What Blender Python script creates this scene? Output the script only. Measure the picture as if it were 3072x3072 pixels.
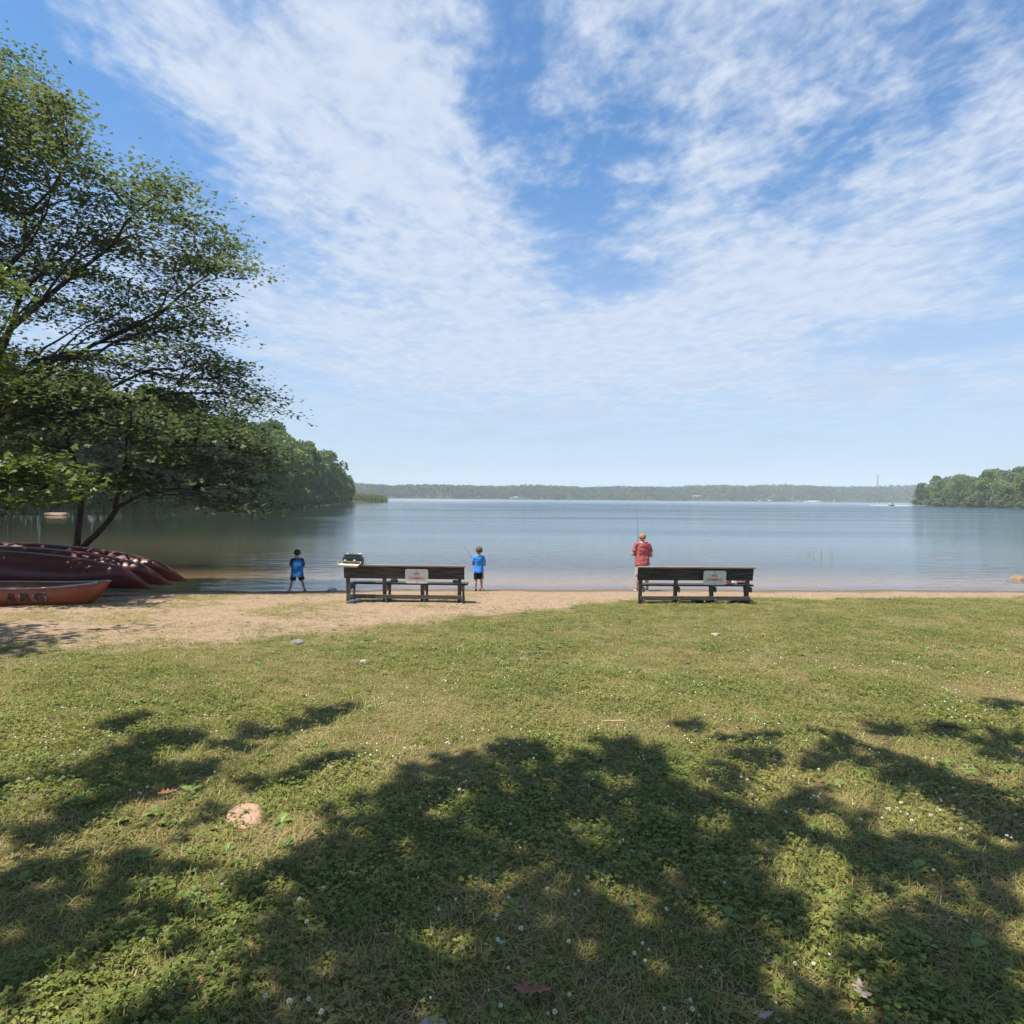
import bpy, bmesh, math, random
import numpy as np
from mathutils import Vector, Matrix, Euler, Quaternion

# ------------------------------------------------------------------ clear
for _o in list(bpy.data.objects):
    bpy.data.objects.remove(_o, do_unlink=True)
SC = bpy.context.scene
COL = SC.collection
R = math.radians
rng = np.random.default_rng(11)
random.seed(11)

# ------------------------------------------------------------------ camera
EYE = 2.85
cam_d = bpy.data.cameras.new('camera')
cam_d.sensor_width = 36.0
cam_d.lens = 22.23
cam_d.clip_start = 0.05
cam_d.clip_end = 9000
cam = bpy.data.objects.new('camera', cam_d)
COL.objects.link(cam)
cam.matrix_world = (Matrix.Translation((0, 0, EYE)) @ Euler((R(90 - 1.27), 0, 0)).to_matrix().to_4x4()
                    @ Matrix.Rotation(R(0.55), 4, 'Z'))
SC.camera = cam

# ------------------------------------------------------------------ render + exposure
SC.render.engine = 'CYCLES'
SC.view_settings.view_transform = 'Standard'
SC.view_settings.look = 'None'
SC.view_settings.gamma = 1.0
SC.view_settings.use_curve_mapping = False
SC.view_settings.exposure = 1.0
cy = SC.cycles
cy.use_denoising = True
try:
    cy.denoiser = 'OPENIMAGEDENOISE'
    cy.denoising_input_passes = 'RGB_ALBEDO_NORMAL'
    cy.denoising_prefilter = 'ACCURATE'
except Exception:
    pass
cy.max_bounces = 8
cy.diffuse_bounces = 3
cy.glossy_bounces = 3
cy.transmission_bounces = 4
cy.transparent_max_bounces = 12
cy.volume_bounces = 2
cy.caustics_reflective = False
cy.caustics_refractive = False
cy.use_adaptive_sampling = True
cy.adaptive_threshold = 0.012

# ------------------------------------------------------------------ node helper
class G:
    def __init__(s, nt):
        s.nt = nt
    def n(s, t, **kw):
        nd = s.nt.nodes.new(t)
        for k, v in kw.items():
            setattr(nd, k, v)
        return nd
    def put(s, sock, v):
        if isinstance(v, bpy.types.NodeSocket):
            s.nt.links.new(v, sock)
        elif v is not None:
            if isinstance(v, (tuple, list)) and sock.type == 'RGBA' and len(v) == 3:
                v = (*v, 1)
            sock.default_value = v
    def m(s, op, a, b=None, c=None, clamp=False):
        nd = s.n('ShaderNodeMath', operation=op, use_clamp=clamp)
        s.put(nd.inputs[0], a)
        if b is not None: s.put(nd.inputs[1], b)
        if c is not None: s.put(nd.inputs[2], c)
        return nd.outputs[0]
    def v(s, op, a, b=None):
        nd = s.n('ShaderNodeVectorMath', operation=op)
        s.put(nd.inputs[0], a)
        if b is not None: s.put(nd.inputs[1], b)
        return nd.outputs['Value'] if op in ('DOT_PRODUCT', 'LENGTH') else nd.outputs[0]
    def mix(s, f, a, b, blend='MIX'):
        nd = s.n('ShaderNodeMix', data_type='RGBA', blend_type=blend)
        s.put(nd.inputs[0], f); s.put(nd.inputs[6], a); s.put(nd.inputs[7], b)
        return nd.outputs[2]
    def smooth(s, x, lo, hi, a=0.0, b=1.0):
        nd = s.n('ShaderNodeMapRange', interpolation_type='SMOOTHSTEP')
        s.put(nd.inputs[0], x); s.put(nd.inputs[1], lo); s.put(nd.inputs[2], hi)
        s.put(nd.inputs[3], a); s.put(nd.inputs[4], b)
        return nd.outputs[0]
    def noise(s, vec, scale, detail=4, rough=0.55, dist=0.0):
        nd = s.n('ShaderNodeTexNoise')
        s.put(nd.inputs['Vector'], vec)
        nd.inputs['Scale'].default_value = scale
        nd.inputs['Detail'].default_value = detail
        nd.inputs['Roughness'].default_value = rough
        nd.inputs['Distortion'].default_value = dist
        return nd.outputs[0]
    def xyz(s, vec):
        nd = s.n('ShaderNodeSeparateXYZ'); s.put(nd.inputs[0], vec)
        return nd.outputs
    def comb(s, x, y, z):
        nd = s.n('ShaderNodeCombineXYZ')
        s.put(nd.inputs[0], x); s.put(nd.inputs[1], y); s.put(nd.inputs[2], z)
        return nd.outputs[0]
    def bump(s, h, strength, dist):
        nd = s.n('ShaderNodeBump')
        s.put(nd.inputs['Height'], h)
        s.put(nd.inputs['Strength'], strength); s.put(nd.inputs['Distance'], dist)
        return nd.outputs[0]

# ------------------------------------------------------------------ sun + sky
SUN_EL = 66.0
SUN_AZ = Vector((-0.93, -0.36)).normalized()       # horizontal direction towards the sun
SUN_DIR = Vector((SUN_AZ.x * math.cos(R(SUN_EL)), SUN_AZ.y * math.cos(R(SUN_EL)), math.sin(R(SUN_EL))))
sun_d = bpy.data.lights.new('sun', 'SUN')
sun_d.energy = 4.8
sun_d.angle = R(0.53)
sun_d.color = (1.0, 0.92, 0.79)
sun = bpy.data.objects.new('sun', sun_d)
COL.objects.link(sun)
sun.rotation_euler = SUN_DIR.to_track_quat('Z', 'Y').to_euler()
sun.location = (-40, 10, 80)

W = bpy.data.worlds.new('World')
SC.world = W
W.use_nodes = True
W.node_tree.nodes.clear()
g = G(W.node_tree)
sky = g.n('ShaderNodeTexSky', sky_type='NISHITA')
sky.sun_disc = False
sky.sun_elevation = R(SUN_EL)
sky.sun_rotation = math.atan2(SUN_AZ.x, SUN_AZ.y)
sky.altitude = 20
sky.air_density = 1.0
sky.dust_density = 0.6
sky.ozone_density = 1.5
tc = g.n('ShaderNodeTexCoord')
dirv = tc.outputs['Generated']
dx, dy, dz = g.xyz(dirv)
zz = g.m('MAXIMUM', dz, 0.035)
PX = g.m('DIVIDE', dx, zz)
PY = g.m('DIVIDE', dy, zz)
pv = g.comb(PX, PY, 0.0)
# drifting banks of altocumulus: centre x, centre y, half sizes, amount
BANKS = [(-0.62, 1.30, 0.32, 0.75, .24), (-0.45, 2.0, 0.38, 0.55, .27), (-0.16, 2.7, 0.36, 0.7, .28),
         (-0.20, 1.55, 0.12, 0.30, .22), (0.25, 4.4, 1.6, 1.5, .30), (1.5, 3.2, 0.8, 0.6, .26), (1.32, 1.75, 0.32, 0.45, .26),
         (0.62, 2.15, 0.2, 0.65, .24), (0.35, 1.35, 0.28, 0.35, .15), (1.25, 2.55, .5, .45, .24),
         (0.22, 2.15, 0.20, 0.55, -.36), (-0.03, 1.48, .09, .35, -.22), (0.42, 2.95, .24, .30, -.36), (-1.12, 1.75, 0.22, 0.8, -.32),
         (-1.2, 1.2, 0.25, 0.3, -.3), (0.9, 1.98, 0.18, 0.36, -.18), (2.55, 4.0, .7, .5, -.28), (-2.2, 5.2, .9, 1.4, -.18),
         (-1.25, 3.2, 0.5, 0.8, .14)]
acc = None
warp = g.noise(pv, 2.2, 3, .6)
pvw = g.v('ADD', pv, g.comb(g.m('MULTIPLY', g.m('SUBTRACT', warp, .5), .30), g.m('MULTIPLY', g.m('SUBTRACT', warp, .5), -.22), 0.0))
for (bx_, by_, sx_, sy_, am_) in BANKS:
    q = g.v('MULTIPLY', g.v('SUBTRACT', pvw, (bx_, by_, 0)), (1 / sx_, 1 / sy_, 0))
    e = g.m('EXPONENT', g.m('MULTIPLY', g.v('DOT_PRODUCT', q, q), -1.0))
    e = g.m('MULTIPLY', e, am_)
    acc = e if acc is None else g.m('ADD', acc, e)
rot = g.n('ShaderNodeMapping')
g.put(rot.inputs[0], pv)
rot.inputs['Rotation'].default_value = (0, 0, R(36))
rot.inputs['Scale'].default_value = (1.0, 0.74, 1)
fine = g.smooth(dz, .08, .50, .18, 1.0)
st = rot.outputs[0]
n1 = g.noise(st, 2.6, 7, .60, .25)
n2 = g.noise(st, 9.5, 6, .58, .35)
n3 = g.noise(st, 30.0, 3, .6)
dens = g.m('ADD', acc, g.m('MULTIPLY', g.m('SUBTRACT', n1, .5), .95))
dens = g.m('ADD', dens, g.m('MULTIPLY', g.m('SUBTRACT', n2, .5), g.m('MULTIPLY', fine, .74)))
dens = g.m('ADD', dens, g.m('MULTIPLY', g.m('SUBTRACT', n3, .5), g.m('MULTIPLY', fine, .34)))
dens = g.m('ADD', dens, g.smooth(PY, 2.4, 4.6, .04, .24))
cov = g.smooth(dens, -0.17, 0.46, 0.0, 0.90)
low = g.smooth(dz, 0.02, 0.16)
veil = g.smooth(dz, -0.02, 0.50, 0.95, 0.03)          # thin high veil thickening towards the horizon
cov = g.m('MULTIPLY', cov, g.m('ADD', g.m('MULTIPLY', low, .8), .2))
skyc = g.n('ShaderNodeHueSaturation')
skyc.inputs['Saturation'].default_value = 1.0
skyc.inputs['Value'].default_value = .76
g.put(skyc.inputs['Color'], sky.outputs[0])
cshade = g.smooth(n2, .3, .75)
ccol = g.mix(cshade, (3.1, 3.6, 4.4), (3.8, 4.15, 4.75))
fin = g.mix(cov, g.mix(1.0, skyc.outputs[0], (.62, 1.0, 1.25), 'MULTIPLY'), ccol)
# small hazy cumulus low over the far shore
lowv = g.noise(g.v('MULTIPLY', dirv, (5.0, 5.0, 34.0)), 1.0, 6, .6, .3)
lowc = g.m('MULTIPLY', g.smooth(lowv, .50, .74), g.m('MULTIPLY', g.smooth(dz, .015, .06), g.smooth(dz, .12, .24, 1, 0)))
fin = g.mix(g.m('MULTIPLY', veil, g.m('SUBTRACT', 1.0, g.m('MULTIPLY', cov, .65))), fin, (2.62, 3.12, 3.95))
fin = g.mix(g.m('MULTIPLY', lowc, .55), fin, g.mix(g.smooth(lowv, .6, .8), (2.35, 2.7, 3.4), (3.3, 3.6, 4.2)))
bg = g.n('ShaderNodeBackground')
g.put(bg.inputs[0], fin)
bg.inputs[1].default_value = 0.10
wo = g.n('ShaderNodeOutputWorld')
g.nt.links.new(bg.outputs[0], wo.inputs[0])

# ------------------------------------------------------------------ materials
def new_mat(name):
    m = bpy.data.materials.new(name)
    m.use_nodes = True
    m.node_tree.nodes.clear()
    gg = G(m.node_tree)
    out = gg.n('ShaderNodeOutputMaterial')
    return m, gg, out

def principled(gg, col, rough=.6, spec=.4, metal=0.0, normal=None):
    b = gg.n('ShaderNodeBsdfPrincipled')
    gg.put(b.inputs['Base Color'], col)
    gg.put(b.inputs['Roughness'], rough)
    gg.put(b.inputs['Specular IOR Level'], spec)
    gg.put(b.inputs['Metallic'], metal)
    if normal is not None:
        gg.put(b.inputs['Normal'], normal)
    return b

def mat_simple(name, a, b=None, rough=.6, spec=.35, scale=18.0, bump=0.0, stretch=(1, 1, 1), metal=0.0, bscale=None, detail=5):
    m, gg, out = new_mat(name)
    t = gg.n('ShaderNodeTexCoord')
    vec = gg.v('MULTIPLY', t.outputs['Object'], stretch)
    n = gg.noise(vec, scale, detail, .62)
    col = gg.mix(gg.smooth(n, .3, .72), a, b if b else a)
    nm = None
    if bump:
        nm = gg.bump(gg.noise(vec, bscale or scale * 2.5, 4, .6), bump, .01)
    gg.nt.links.new(principled(gg, col, rough, spec, metal, nm).outputs[0], out.inputs[0])
    return m

def mat_leaf(name, cols, trans=.35, rough=.45, spec=.35, wscale=.5, patch=None, patch_scale=.7, rnd=1.0, pscale2=None):
    """cols: three colours dark / mid / light picked by object random and a world-space noise"""
    m, gg, out = new_mat(name)
    oi = gg.n('ShaderNodeObjectInfo')
    ge = gg.n('ShaderNodeNewGeometry')
    at = gg.n('ShaderNodeAttribute', attribute_name='var')
    wn = gg.noise(ge.outputs['Position'], wscale, 4, .6)
    f = gg.m('ADD', gg.m('MULTIPLY', oi.outputs['Random'], .38 * rnd), gg.m('MULTIPLY', at.outputs['Fac'], .45))
    f = gg.m('ADD', f, gg.m('MULTIPLY', gg.m('SUBTRACT', wn, .5), 1.1))
    f = gg.m('ADD', f, .08)
    c = gg.mix(gg.smooth(f, 0.0, .5), cols[0], cols[1])
    c = gg.mix(gg.smooth(f, .45, 1.0), c, cols[2])
    if patch:
        pn = gg.noise(ge.outputs['Position'], patch_scale, 5, .62)
        c = gg.mix(gg.smooth(pn, .50, .68, 0, .85), c, patch)
    p = principled(gg, c, rough, spec)
    tr = gg.n('ShaderNodeBsdfTranslucent')
    gg.put(tr.inputs[0], gg.mix(.5, c, gg.mix(1.0, c, (1.0, 1.12, .48), 'MULTIPLY')))
    mx = gg.n('ShaderNodeMixShader')
    mx.inputs[0].default_value = trans
    gg.nt.links.new(p.outputs[0], mx.inputs[1]); gg.nt.links.new(tr.outputs[0], mx.inputs[2])
    gg.nt.links.new(mx.outputs[0], out.inputs[0])
    return m

M = {}
M['maple_leaf'] = mat_leaf('maple_leaf', [(.056, .082, .040), (.100, .130, .056), (.165, .178, .078)], .46, .55, .3, .35)
M['near_leaf'] = mat_leaf('near_leaf', [(.055, .090, .020), (.105, .145, .034), (.22, .23, .06)], .36, .48, .4, .6)
M['far_leaf'] = mat_leaf('far_leaf', [(.072, .118, .046), (.130, .188, .060), (.21, .25, .085)], .36, .55, .3, .045)
M['wood_leaf'] = mat_leaf('wood_leaf', [(.040, .070, .034), (.068, .108, .046), (.115, .155, .062)], .3, .6, .2, .012)
M['clover_leaf'] = mat_leaf('clover_leaf', [(.070, .106, .019), (.140, .178, .034), (.260, .265, .066)], .34, .5, .3, 1.3, (.25, .225, .07), .9)
M['grass_blade'] = mat_leaf('grass_blade', [(.115, .135, .026), (.215, .220, .050), (.33, .300, .10)], .32, .5, .3, 1.1, (.33, .255, .11), .8)
M['dry_blade'] = mat_leaf('dry_blade', [(.20, .145, .065), (.31, .235, .115), (.42, .34, .19)], .25, .6, .25, 1.1)
M['weed_leaf'] = mat_leaf('weed_leaf', [(.075, .135, .028), (.14, .205, .045), (.22, .275, .075)], .3, .42, .4, 1.3)
M['reed'] = mat_leaf('reed', [(.12, .16, .05), (.20, .24, .08), (.30, .30, .14)], .3, .6, .2, .2)
M['bark'] = mat_simple('bark', (.030, .024, .018), (.075, .062, .05), .9, .15, 9, .8, (1, 1, .25))
M['weathered_wood'] = mat_simple('weathered_wood', (.026, .026, .026), (.088, .084, .078), .8, .2, 9, .7, (.25, 3, 3))
M['weathered_post'] = mat_simple('weathered_post', (.062, .057, .050), (.12, .108, .094), .8, .2, 7, .5, (3, 3, .3))
M['rail_wood'] = mat_simple('rail_wood', (.062, .058, .049), (.11, .10, .084), .8, .2, 7, .5, (.25, 3, 3))
M['cap_wood'] = mat_simple('cap_wood', (.12, .085, .082), (.24, .185, .175), .7, .3, 7, .4, (.25, 3, 3))
M['sign_white'] = mat_simple('sign_white', (.60, .61, .57), (.68, .68, .64), .35, .5, 6)
M['sign_red'] = mat_simple('sign_red', (.52, .10, .08), (.62, .17, .13), .5, .3, 30)
M['steel'] = mat_simple('steel', (.12, .12, .12), (.2, .2, .2), .4, .5, 20, metal=.8)
M['canoe_red'] = mat_simple('canoe_red', (.070, .014, .015), (.115, .026, .024), .42, .45, 3, .15, bscale=14)
M['canoe_trim'] = mat_simple('canoe_trim', (.09, .028, .028), (.13, .045, .045), .5, .4, 4)
M['boat_orange'] = mat_simple('boat_orange', (.24, .052, .020), (.32, .085, .03), .5, .4, 3, .2, bscale=10)
M['boat_grey'] = mat_simple('boat_grey', (.20, .21, .20), (.32, .33, .31), .5, .4, 6)
M['ink'] = mat_simple('ink', (.028, .016, .014), (.075, .032, .022), .6, .3, 14)
M['chalk'] = mat_simple('chalk', (.14, .08, .06), (.20, .14, .11), .7, .2, 14)
M['skin'] = mat_simple('skin', (.38, .215, .15), (.45, .27, .20), .5, .35, 9)
M['skin_boy'] = mat_simple('skin_boy', (.36, .20, .145), (.43, .255, .19), .5, .35, 9)
M['hair_brown'] = mat_simple('hair_brown', (.045, .028, .016), (.12, .075, .042), .6, .35, 60, .6, (3, 3, 1))
M['hair_dark'] = mat_simple('hair_dark', (.014, .010, .008), (.04, .028, .022), .6, .35, 60, .6, (3, 3, 1))
M['hair_sandy'] = mat_simple('hair_sandy', (.20, .10, .055), (.34, .19, .11), .65, .3, 60, .5, (3, 3, 1))
M['shirt_red'] = mat_simple('shirt_red', (.27, .065, .078), (.35, .105, .115), .85, .15, 5, .25, (1, 1, .5))
M['shirt_blue'] = mat_simple('shirt_blue', (.025, .16, .50), (.055, .26, .68), .85, .15, 6, .25, (2, 2, .5))
M['shorts_tan'] = mat_simple('shorts_tan', (.36, .29, .22), (.46, .38, .30), .85, .15, 8, .25)
M['cloth_black'] = mat_simple('cloth_black', (.010, .013, .012), (.024, .028, .026), .85, .2, 9, .25)
M['shoe_dark'] = mat_simple('shoe_dark', (.014, .013, .012), (.03, .027, .024), .6, .35, 15)
M['shoe_navy'] = mat_simple('shoe_navy', (.03, .04, .07), (.06, .075, .11), .6, .35, 15)
M['sole_white'] = mat_simple('sole_white', (.66, .66, .58), (.76, .76, .68), .6, .3, 15)
M['sandal_grey'] = mat_simple('sandal_grey', (.11, .115, .09), (.20, .20, .16), .6, .3, 15)
M['box_dark'] = mat_simple('box_dark', (.020, .026, .03), (.038, .046, .05), .45, .4, 10)
M['tray_tan'] = mat_simple('tray_tan', (.42, .38, .30), (.55, .51, .43), .3, .5, 7)
M['green_plastic'] = mat_simple('green_plastic', (.02, .26, .14), (.04, .36, .2), .4, .5, 10)
M['white_paper'] = mat_simple('white_paper', (.74, .75, .76), (.82, .82, .82), .6, .3, 10)
M['pink_cloth'] = mat_simple('pink_cloth', (.78, .30, .32), (.86, .55, .55), .8, .15, 25, .3)
M['bag_maroon'] = mat_simple('bag_maroon', (.09, .035, .04), (.14, .06, .06), .7, .25, 15, .3)
M['stone_pink'] = mat_simple('stone_pink', (.26, .155, .105), (.40, .26, .19), .85, .2, 14, .7)
M['stone_grey'] = mat_simple('stone_grey', (.12, .112, .105), (.20, .19, .18), .85, .2, 20, .7)
M['stone_pale'] = mat_simple('stone_pale', (.25, .22, .18), (.38, .34, .29), .85, .2, 20, .6)
M['boulder_brown'] = mat_simple('boulder_brown', (.13, .085, .055), (.24, .17, .12), .7, .35, 7, .8)
M['dead_leaf'] = mat_simple('dead_leaf', (.16, .062, .04), (.24, .11, .075), .7, .25, 25)
M['pale_leaf'] = mat_simple('pale_leaf', (.26, .195, .17), (.36, .285, .25), .7, .25, 25)
M['twig'] = mat_simple('twig', (.30, .17, .10), (.42, .27, .17), .8, .2, 25)
M['petal'] = mat_simple('petal', (.62, .62, .52), (.76, .76, .67), .7, .25, 120)
M['stem'] = mat_simple('stem', (.07, .11, .03), (.09, .13, .04), .6, .3, 20)
M['boat_white'] = mat_simple('boat_white', (.52, .53, .54), (.60, .60, .60), .4, .5, 2)
M['roof_grey'] = mat_simple('roof_grey', (.16, .15, .15), (.22, .21, .20), .8, .2, 1)
M['house_wall'] = mat_simple('house_wall', (.26, .255, .24), (.33, .32, .30), .8, .2, 1)
M['glass_dark'] = mat_simple('glass_dark', (.03, .035, .04), (.05, .055, .06), .1, .6, 1)
M['rod_black'] = mat_simple('rod_black', (.03, .03, .04), (.05, .05, .06), .35, .5, 20)
M['eye'] = mat_simple('eye', (.02, .015, .012), (.03, .02, .015), .2, .6, 20)

# tie-dye shirt
m, gg, out = new_mat('shirt_tie_dye')
t = gg.n('ShaderNodeTexCoord')
n = gg.noise(t.outputs['Object'], 4.2, 5, .6, .8)
ox, oy, oz = gg.xyz(t.outputs['Object'])
n = gg.m('ADD', n, gg.m('MULTIPLY', gg.smooth(gg.m('ABSOLUTE', ox), .08, .19), -.30))
n = gg.m('ADD', n, gg.m('MULTIPLY', gg.smooth(oz, .86, 1.0), -.25))
n = gg.m('ADD', n, .09)
c = gg.mix(gg.smooth(n, .25, .45), (.008, .018, .045), (.020, .15, .40))
c = gg.mix(gg.smooth(n, .52, .68), c, (.15, .48, .80))
gg.nt.links.new(principled(gg, c, .85, .15).outputs[0], out.inputs[0])
M['shirt_tie_dye'] = m
# black shorts with a tan side panel
m, gg, out = new_mat('shorts_black_tan')
t = gg.n('ShaderNodeTexCoord')
ox, oy, oz = gg.xyz(t.outputs['Object'])
edge = gg.m('ADD', ox, gg.m('MULTIPLY', oz, -.35))
c = gg.mix(gg.m('GREATER_THAN', edge, -.045), (.014, .018, .017), (.30, .22, .09))
gg.nt.links.new(principled(gg, c, .85, .15).outputs[0], out.inputs[0])
M['shorts_black_tan'] = m

# ------------------------------------------------------------------ mesh helpers
def tag(o, label=None, cat=None, group=None, kind=None):
    if label: o['label'] = label
    if cat: o['category'] = cat
    if group: o['group'] = group
    if kind: o['kind'] = kind
    return o

def empty(name, loc, rotz=0.0, label=None, cat=None, group=None):
    o = bpy.data.objects.new(name, None)
    o.empty_display_size = .2
    COL.objects.link(o)
    o.location = loc
    o.rotation_euler = (0, 0, rotz)
    return tag(o, label, cat, group)

def link(name, me, mat=None, parent=None, smooth=False):
    if mat is not None:
        for mm in (mat if isinstance(mat, (list, tuple)) else [mat]):
            me.materials.append(mm)
    if smooth:
        me.polygons.foreach_set('use_smooth', [True] * len(me.polygons))
    o = bpy.data.objects.new(name, me)
    COL.objects.link(o)
    if parent is not None:
        o.parent = parent
    return o

def obj_bm(name, bm, mat=None, parent=None, smooth=False):
    me = bpy.data.meshes.new(name)
    bm.normal_update()
    bm.to_mesh(me)
    bm.free()
    return link(name, me, mat, parent, smooth)

def mesh_np(name, verts, faces, var=None):
    """faces: (n,k) index array"""
    me = bpy.data.meshes.new(name)
    verts = np.ascontiguousarray(verts, dtype=np.float32)
    faces = np.ascontiguousarray(faces, dtype=np.int32)
    n, k = faces.shape
    me.vertices.add(len(verts)); me.vertices.foreach_set('co', verts.ravel())
    me.loops.add(n * k); me.loops.foreach_set('vertex_index', faces.ravel())
    me.polygons.add(n)
    me.polygons.foreach_set('loop_start', np.arange(0, n * k, k, dtype=np.int32))
    me.polygons.foreach_set('loop_total', np.full(n, k, dtype=np.int32))
    if var is not None:
        a = me.attributes.new('var', 'FLOAT', 'POINT')
        a.data.foreach_set('value', np.ascontiguousarray(var, dtype=np.float32))
    me.update(calc_edges=True)
    me.validate()
    return me

def add_box(bm, c, s, rot=None):
    mt = Matrix.Translation(c)
    if rot is not None:
        mt = mt @ rot.to_4x4()
    mt = mt @ Matrix.Diagonal((s[0], s[1], s[2], 1))
    return bmesh.ops.create_cube(bm, size=1.0, matrix=mt)['verts']

def box(name, c, s, mat, parent=None, bevel=0.006, rot=None):
    bm = bmesh.new()
    add_box(bm, c, s, rot)
    if bevel:
        bmesh.ops.bevel(bm, geom=list(bm.edges), offset=min(bevel, min(s) * .3), segments=2, affect='EDGES', profile=.6)
    return obj_bm(name, bm, mat, parent)

def tube(bm, pts, rad, seg=10, up=None, cap=True):
    """loft of elliptical rings; rad float or (rx, ry)"""
    pts = [Vector(p) for p in pts]
    rings = []
    for i, p in enumerate(pts):
        a = pts[max(i - 1, 0)]; b = pts[min(i + 1, len(pts) - 1)]
        t = (b - a).normalized()
        ref = Vector((1, 0, 0)) if abs(t.x) < .8 else Vector((0, 1, 0))
        if up is not None: ref = Vector(up)
        s = (ref - t * ref.dot(t)).normalized()
        u = t.cross(s).normalized()
        r = rad[i] if isinstance(rad, (list, tuple)) and len(rad) == len(pts) and not (len(pts) == 2 and not isinstance(rad, list)) else rad
        rx, ry = r if isinstance(r, (tuple, list)) else (r, r)
        rings.append([bm.verts.new(p + s * (math.cos(k / seg * math.tau) * rx) + u * (math.sin(k / seg * math.tau) * ry)) for k in range(seg)])
    for i in range(len(rings) - 1):
        for k in range(seg):
            bm.faces.new((rings[i][k], rings[i][(k + 1) % seg], rings[i + 1][(k + 1) % seg], rings[i + 1][k]))
    if cap:
        bm.faces.new(list(reversed(rings[0])))
        bm.faces.new(rings[-1])
    return rings

def ellipsoid(bm, c, r, rot=None, sub=3):
    mt = Matrix.Translation(c)
    if rot is not None: mt = mt @ rot.to_4x4()
    mt = mt @ Matrix.Diagonal((r[0], r[1], r[2], 1))
    return bmesh.ops.create_icosphere(bm, subdivisions=sub, radius=1.0, matrix=mt)['verts']

def rand_rot(n, tilt=None, r=None):
    """n random rotation matrices; tilt: max tilt from z-up (normal-ish), spin random"""
    r = r or rng
    yaw = r.uniform(0, 2 * np.pi, n)
    az = r.uniform(0, 2 * np.pi, n)
    tl = np.arccos(r.uniform(-1, 1, n)) if tilt is None else np.abs(r.normal(0, tilt, n))
    cz, sz = np.cos(yaw), np.sin(yaw)
    Z = np.zeros((n, 3, 3)); Z[:, 0, 0] = cz; Z[:, 0, 1] = -sz; Z[:, 1, 0] = sz; Z[:, 1, 1] = cz; Z[:, 2, 2] = 1
    ax = np.stack([np.cos(az), np.sin(az), np.zeros(n)], 1)
    K = np.zeros((n, 3, 3))
    K[:, 0, 2] = ax[:, 1]; K[:, 1, 2] = -ax[:, 0]; K[:, 2, 0] = -ax[:, 1]; K[:, 2, 1] = ax[:, 0]
    s, c = np.sin(tl)[:, None, None], (1 - np.cos(tl))[:, None, None]
    T = np.eye(3)[None] + s * K + c * (K @ K)
    return T @ Z

def stamp(tv, tf, pos, rots, scale, var=None):
    """copies of template verts tv (k,3) faces tf (f,m) at pos"""
    n = len(pos); k = len(tv)
    v = np.einsum('nij,kj->nki', rots, tv) * np.asarray(scale).reshape(n, 1, 1) + pos[:, None, :]
    f = tf[None] + (np.arange(n) * k)[:, None, None]
    vv = np.repeat(var if var is not None else rng.uniform(0, 1, n), k)
    return v.reshape(-1, 3), f.reshape(-1, tf.shape[1]), vv

# ------------------------------------------------------------------ terrain
def interp(x, pts):
    p = np.array(pts, dtype=float)
    return np.interp(x, p[:, 0], p[:, 1])

PROF = np.array([(-80, 3.2), (-30, 2.4), (-8, 1.60), (0, 1.22), (3, 1.07), (6, .93), (10, .73), (14, .53), (16, .385), (17.6, .225), (19, .065), (19.8, 0.0),
                 (21, -.07), (24, -.26), (30, -.7), (45, -1.6), (80, -2.4), (4000, -2.6)])
_pd = np.gradient(PROF[:, 1], PROF[:, 0])
def prof(y):
    y = np.asarray(y, float)
    i = np.clip(np.searchsorted(PROF[:, 0], y) - 1, 0, len(PROF) - 2)
    x0, x1 = PROF[i, 0], PROF[i + 1, 0]; y0, y1 = PROF[i, 1], PROF[i + 1, 1]
    t = np.clip((y - x0) / (x1 - x0), 0, 1); h = x1 - x0
    d0, d1 = _pd[i], _pd[i + 1]
    return ((2*t**3 - 3*t**2 + 1) * y0 + (t**3 - 2*t**2 + t) * h * d0 + (-2*t**3 + 3*t**2) * y1 + (t**3 - t**2) * h * d1)

SHORE = [(-400, 14), (-60, 15), (-14, 18.2), (-9, 18.75), (-6.4, 18.85), (-4.5, 19.3), (-1, 19.6), (4, 19.85), (14, 20.4), (60, 22), (400, 30)]
def lumps(x, y, s, seed):
    return (np.sin(x * s + seed) * np.cos(y * s * 1.13 + seed * 1.7) + .5 * np.sin(x * s * 2.3 + y * s * 1.9 + seed * .6)
            + .35 * np.cos(x * s * 4.1 - y * s * 3.7 + seed * 2.2))
LEFT = [(-100, -70), (18, -62), (50, -70), (85, -69), (94, -60), (117, -55), (135, -51.6), (212, -64), (300, -76), (338, -71), (350, -73), (375, -90), (450, -210), (600, -700), (4000, -4000)]
RIGHT = [(-100, 210), (100, 225), (200, 238), (306, 247), (362, 253), (425, 269), (450, 310), (480, 420), (600, 1000), (4000, 5000)]
def far_y(x): return 1130 + .247 * (np.asarray(x, float) + 233)
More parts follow.
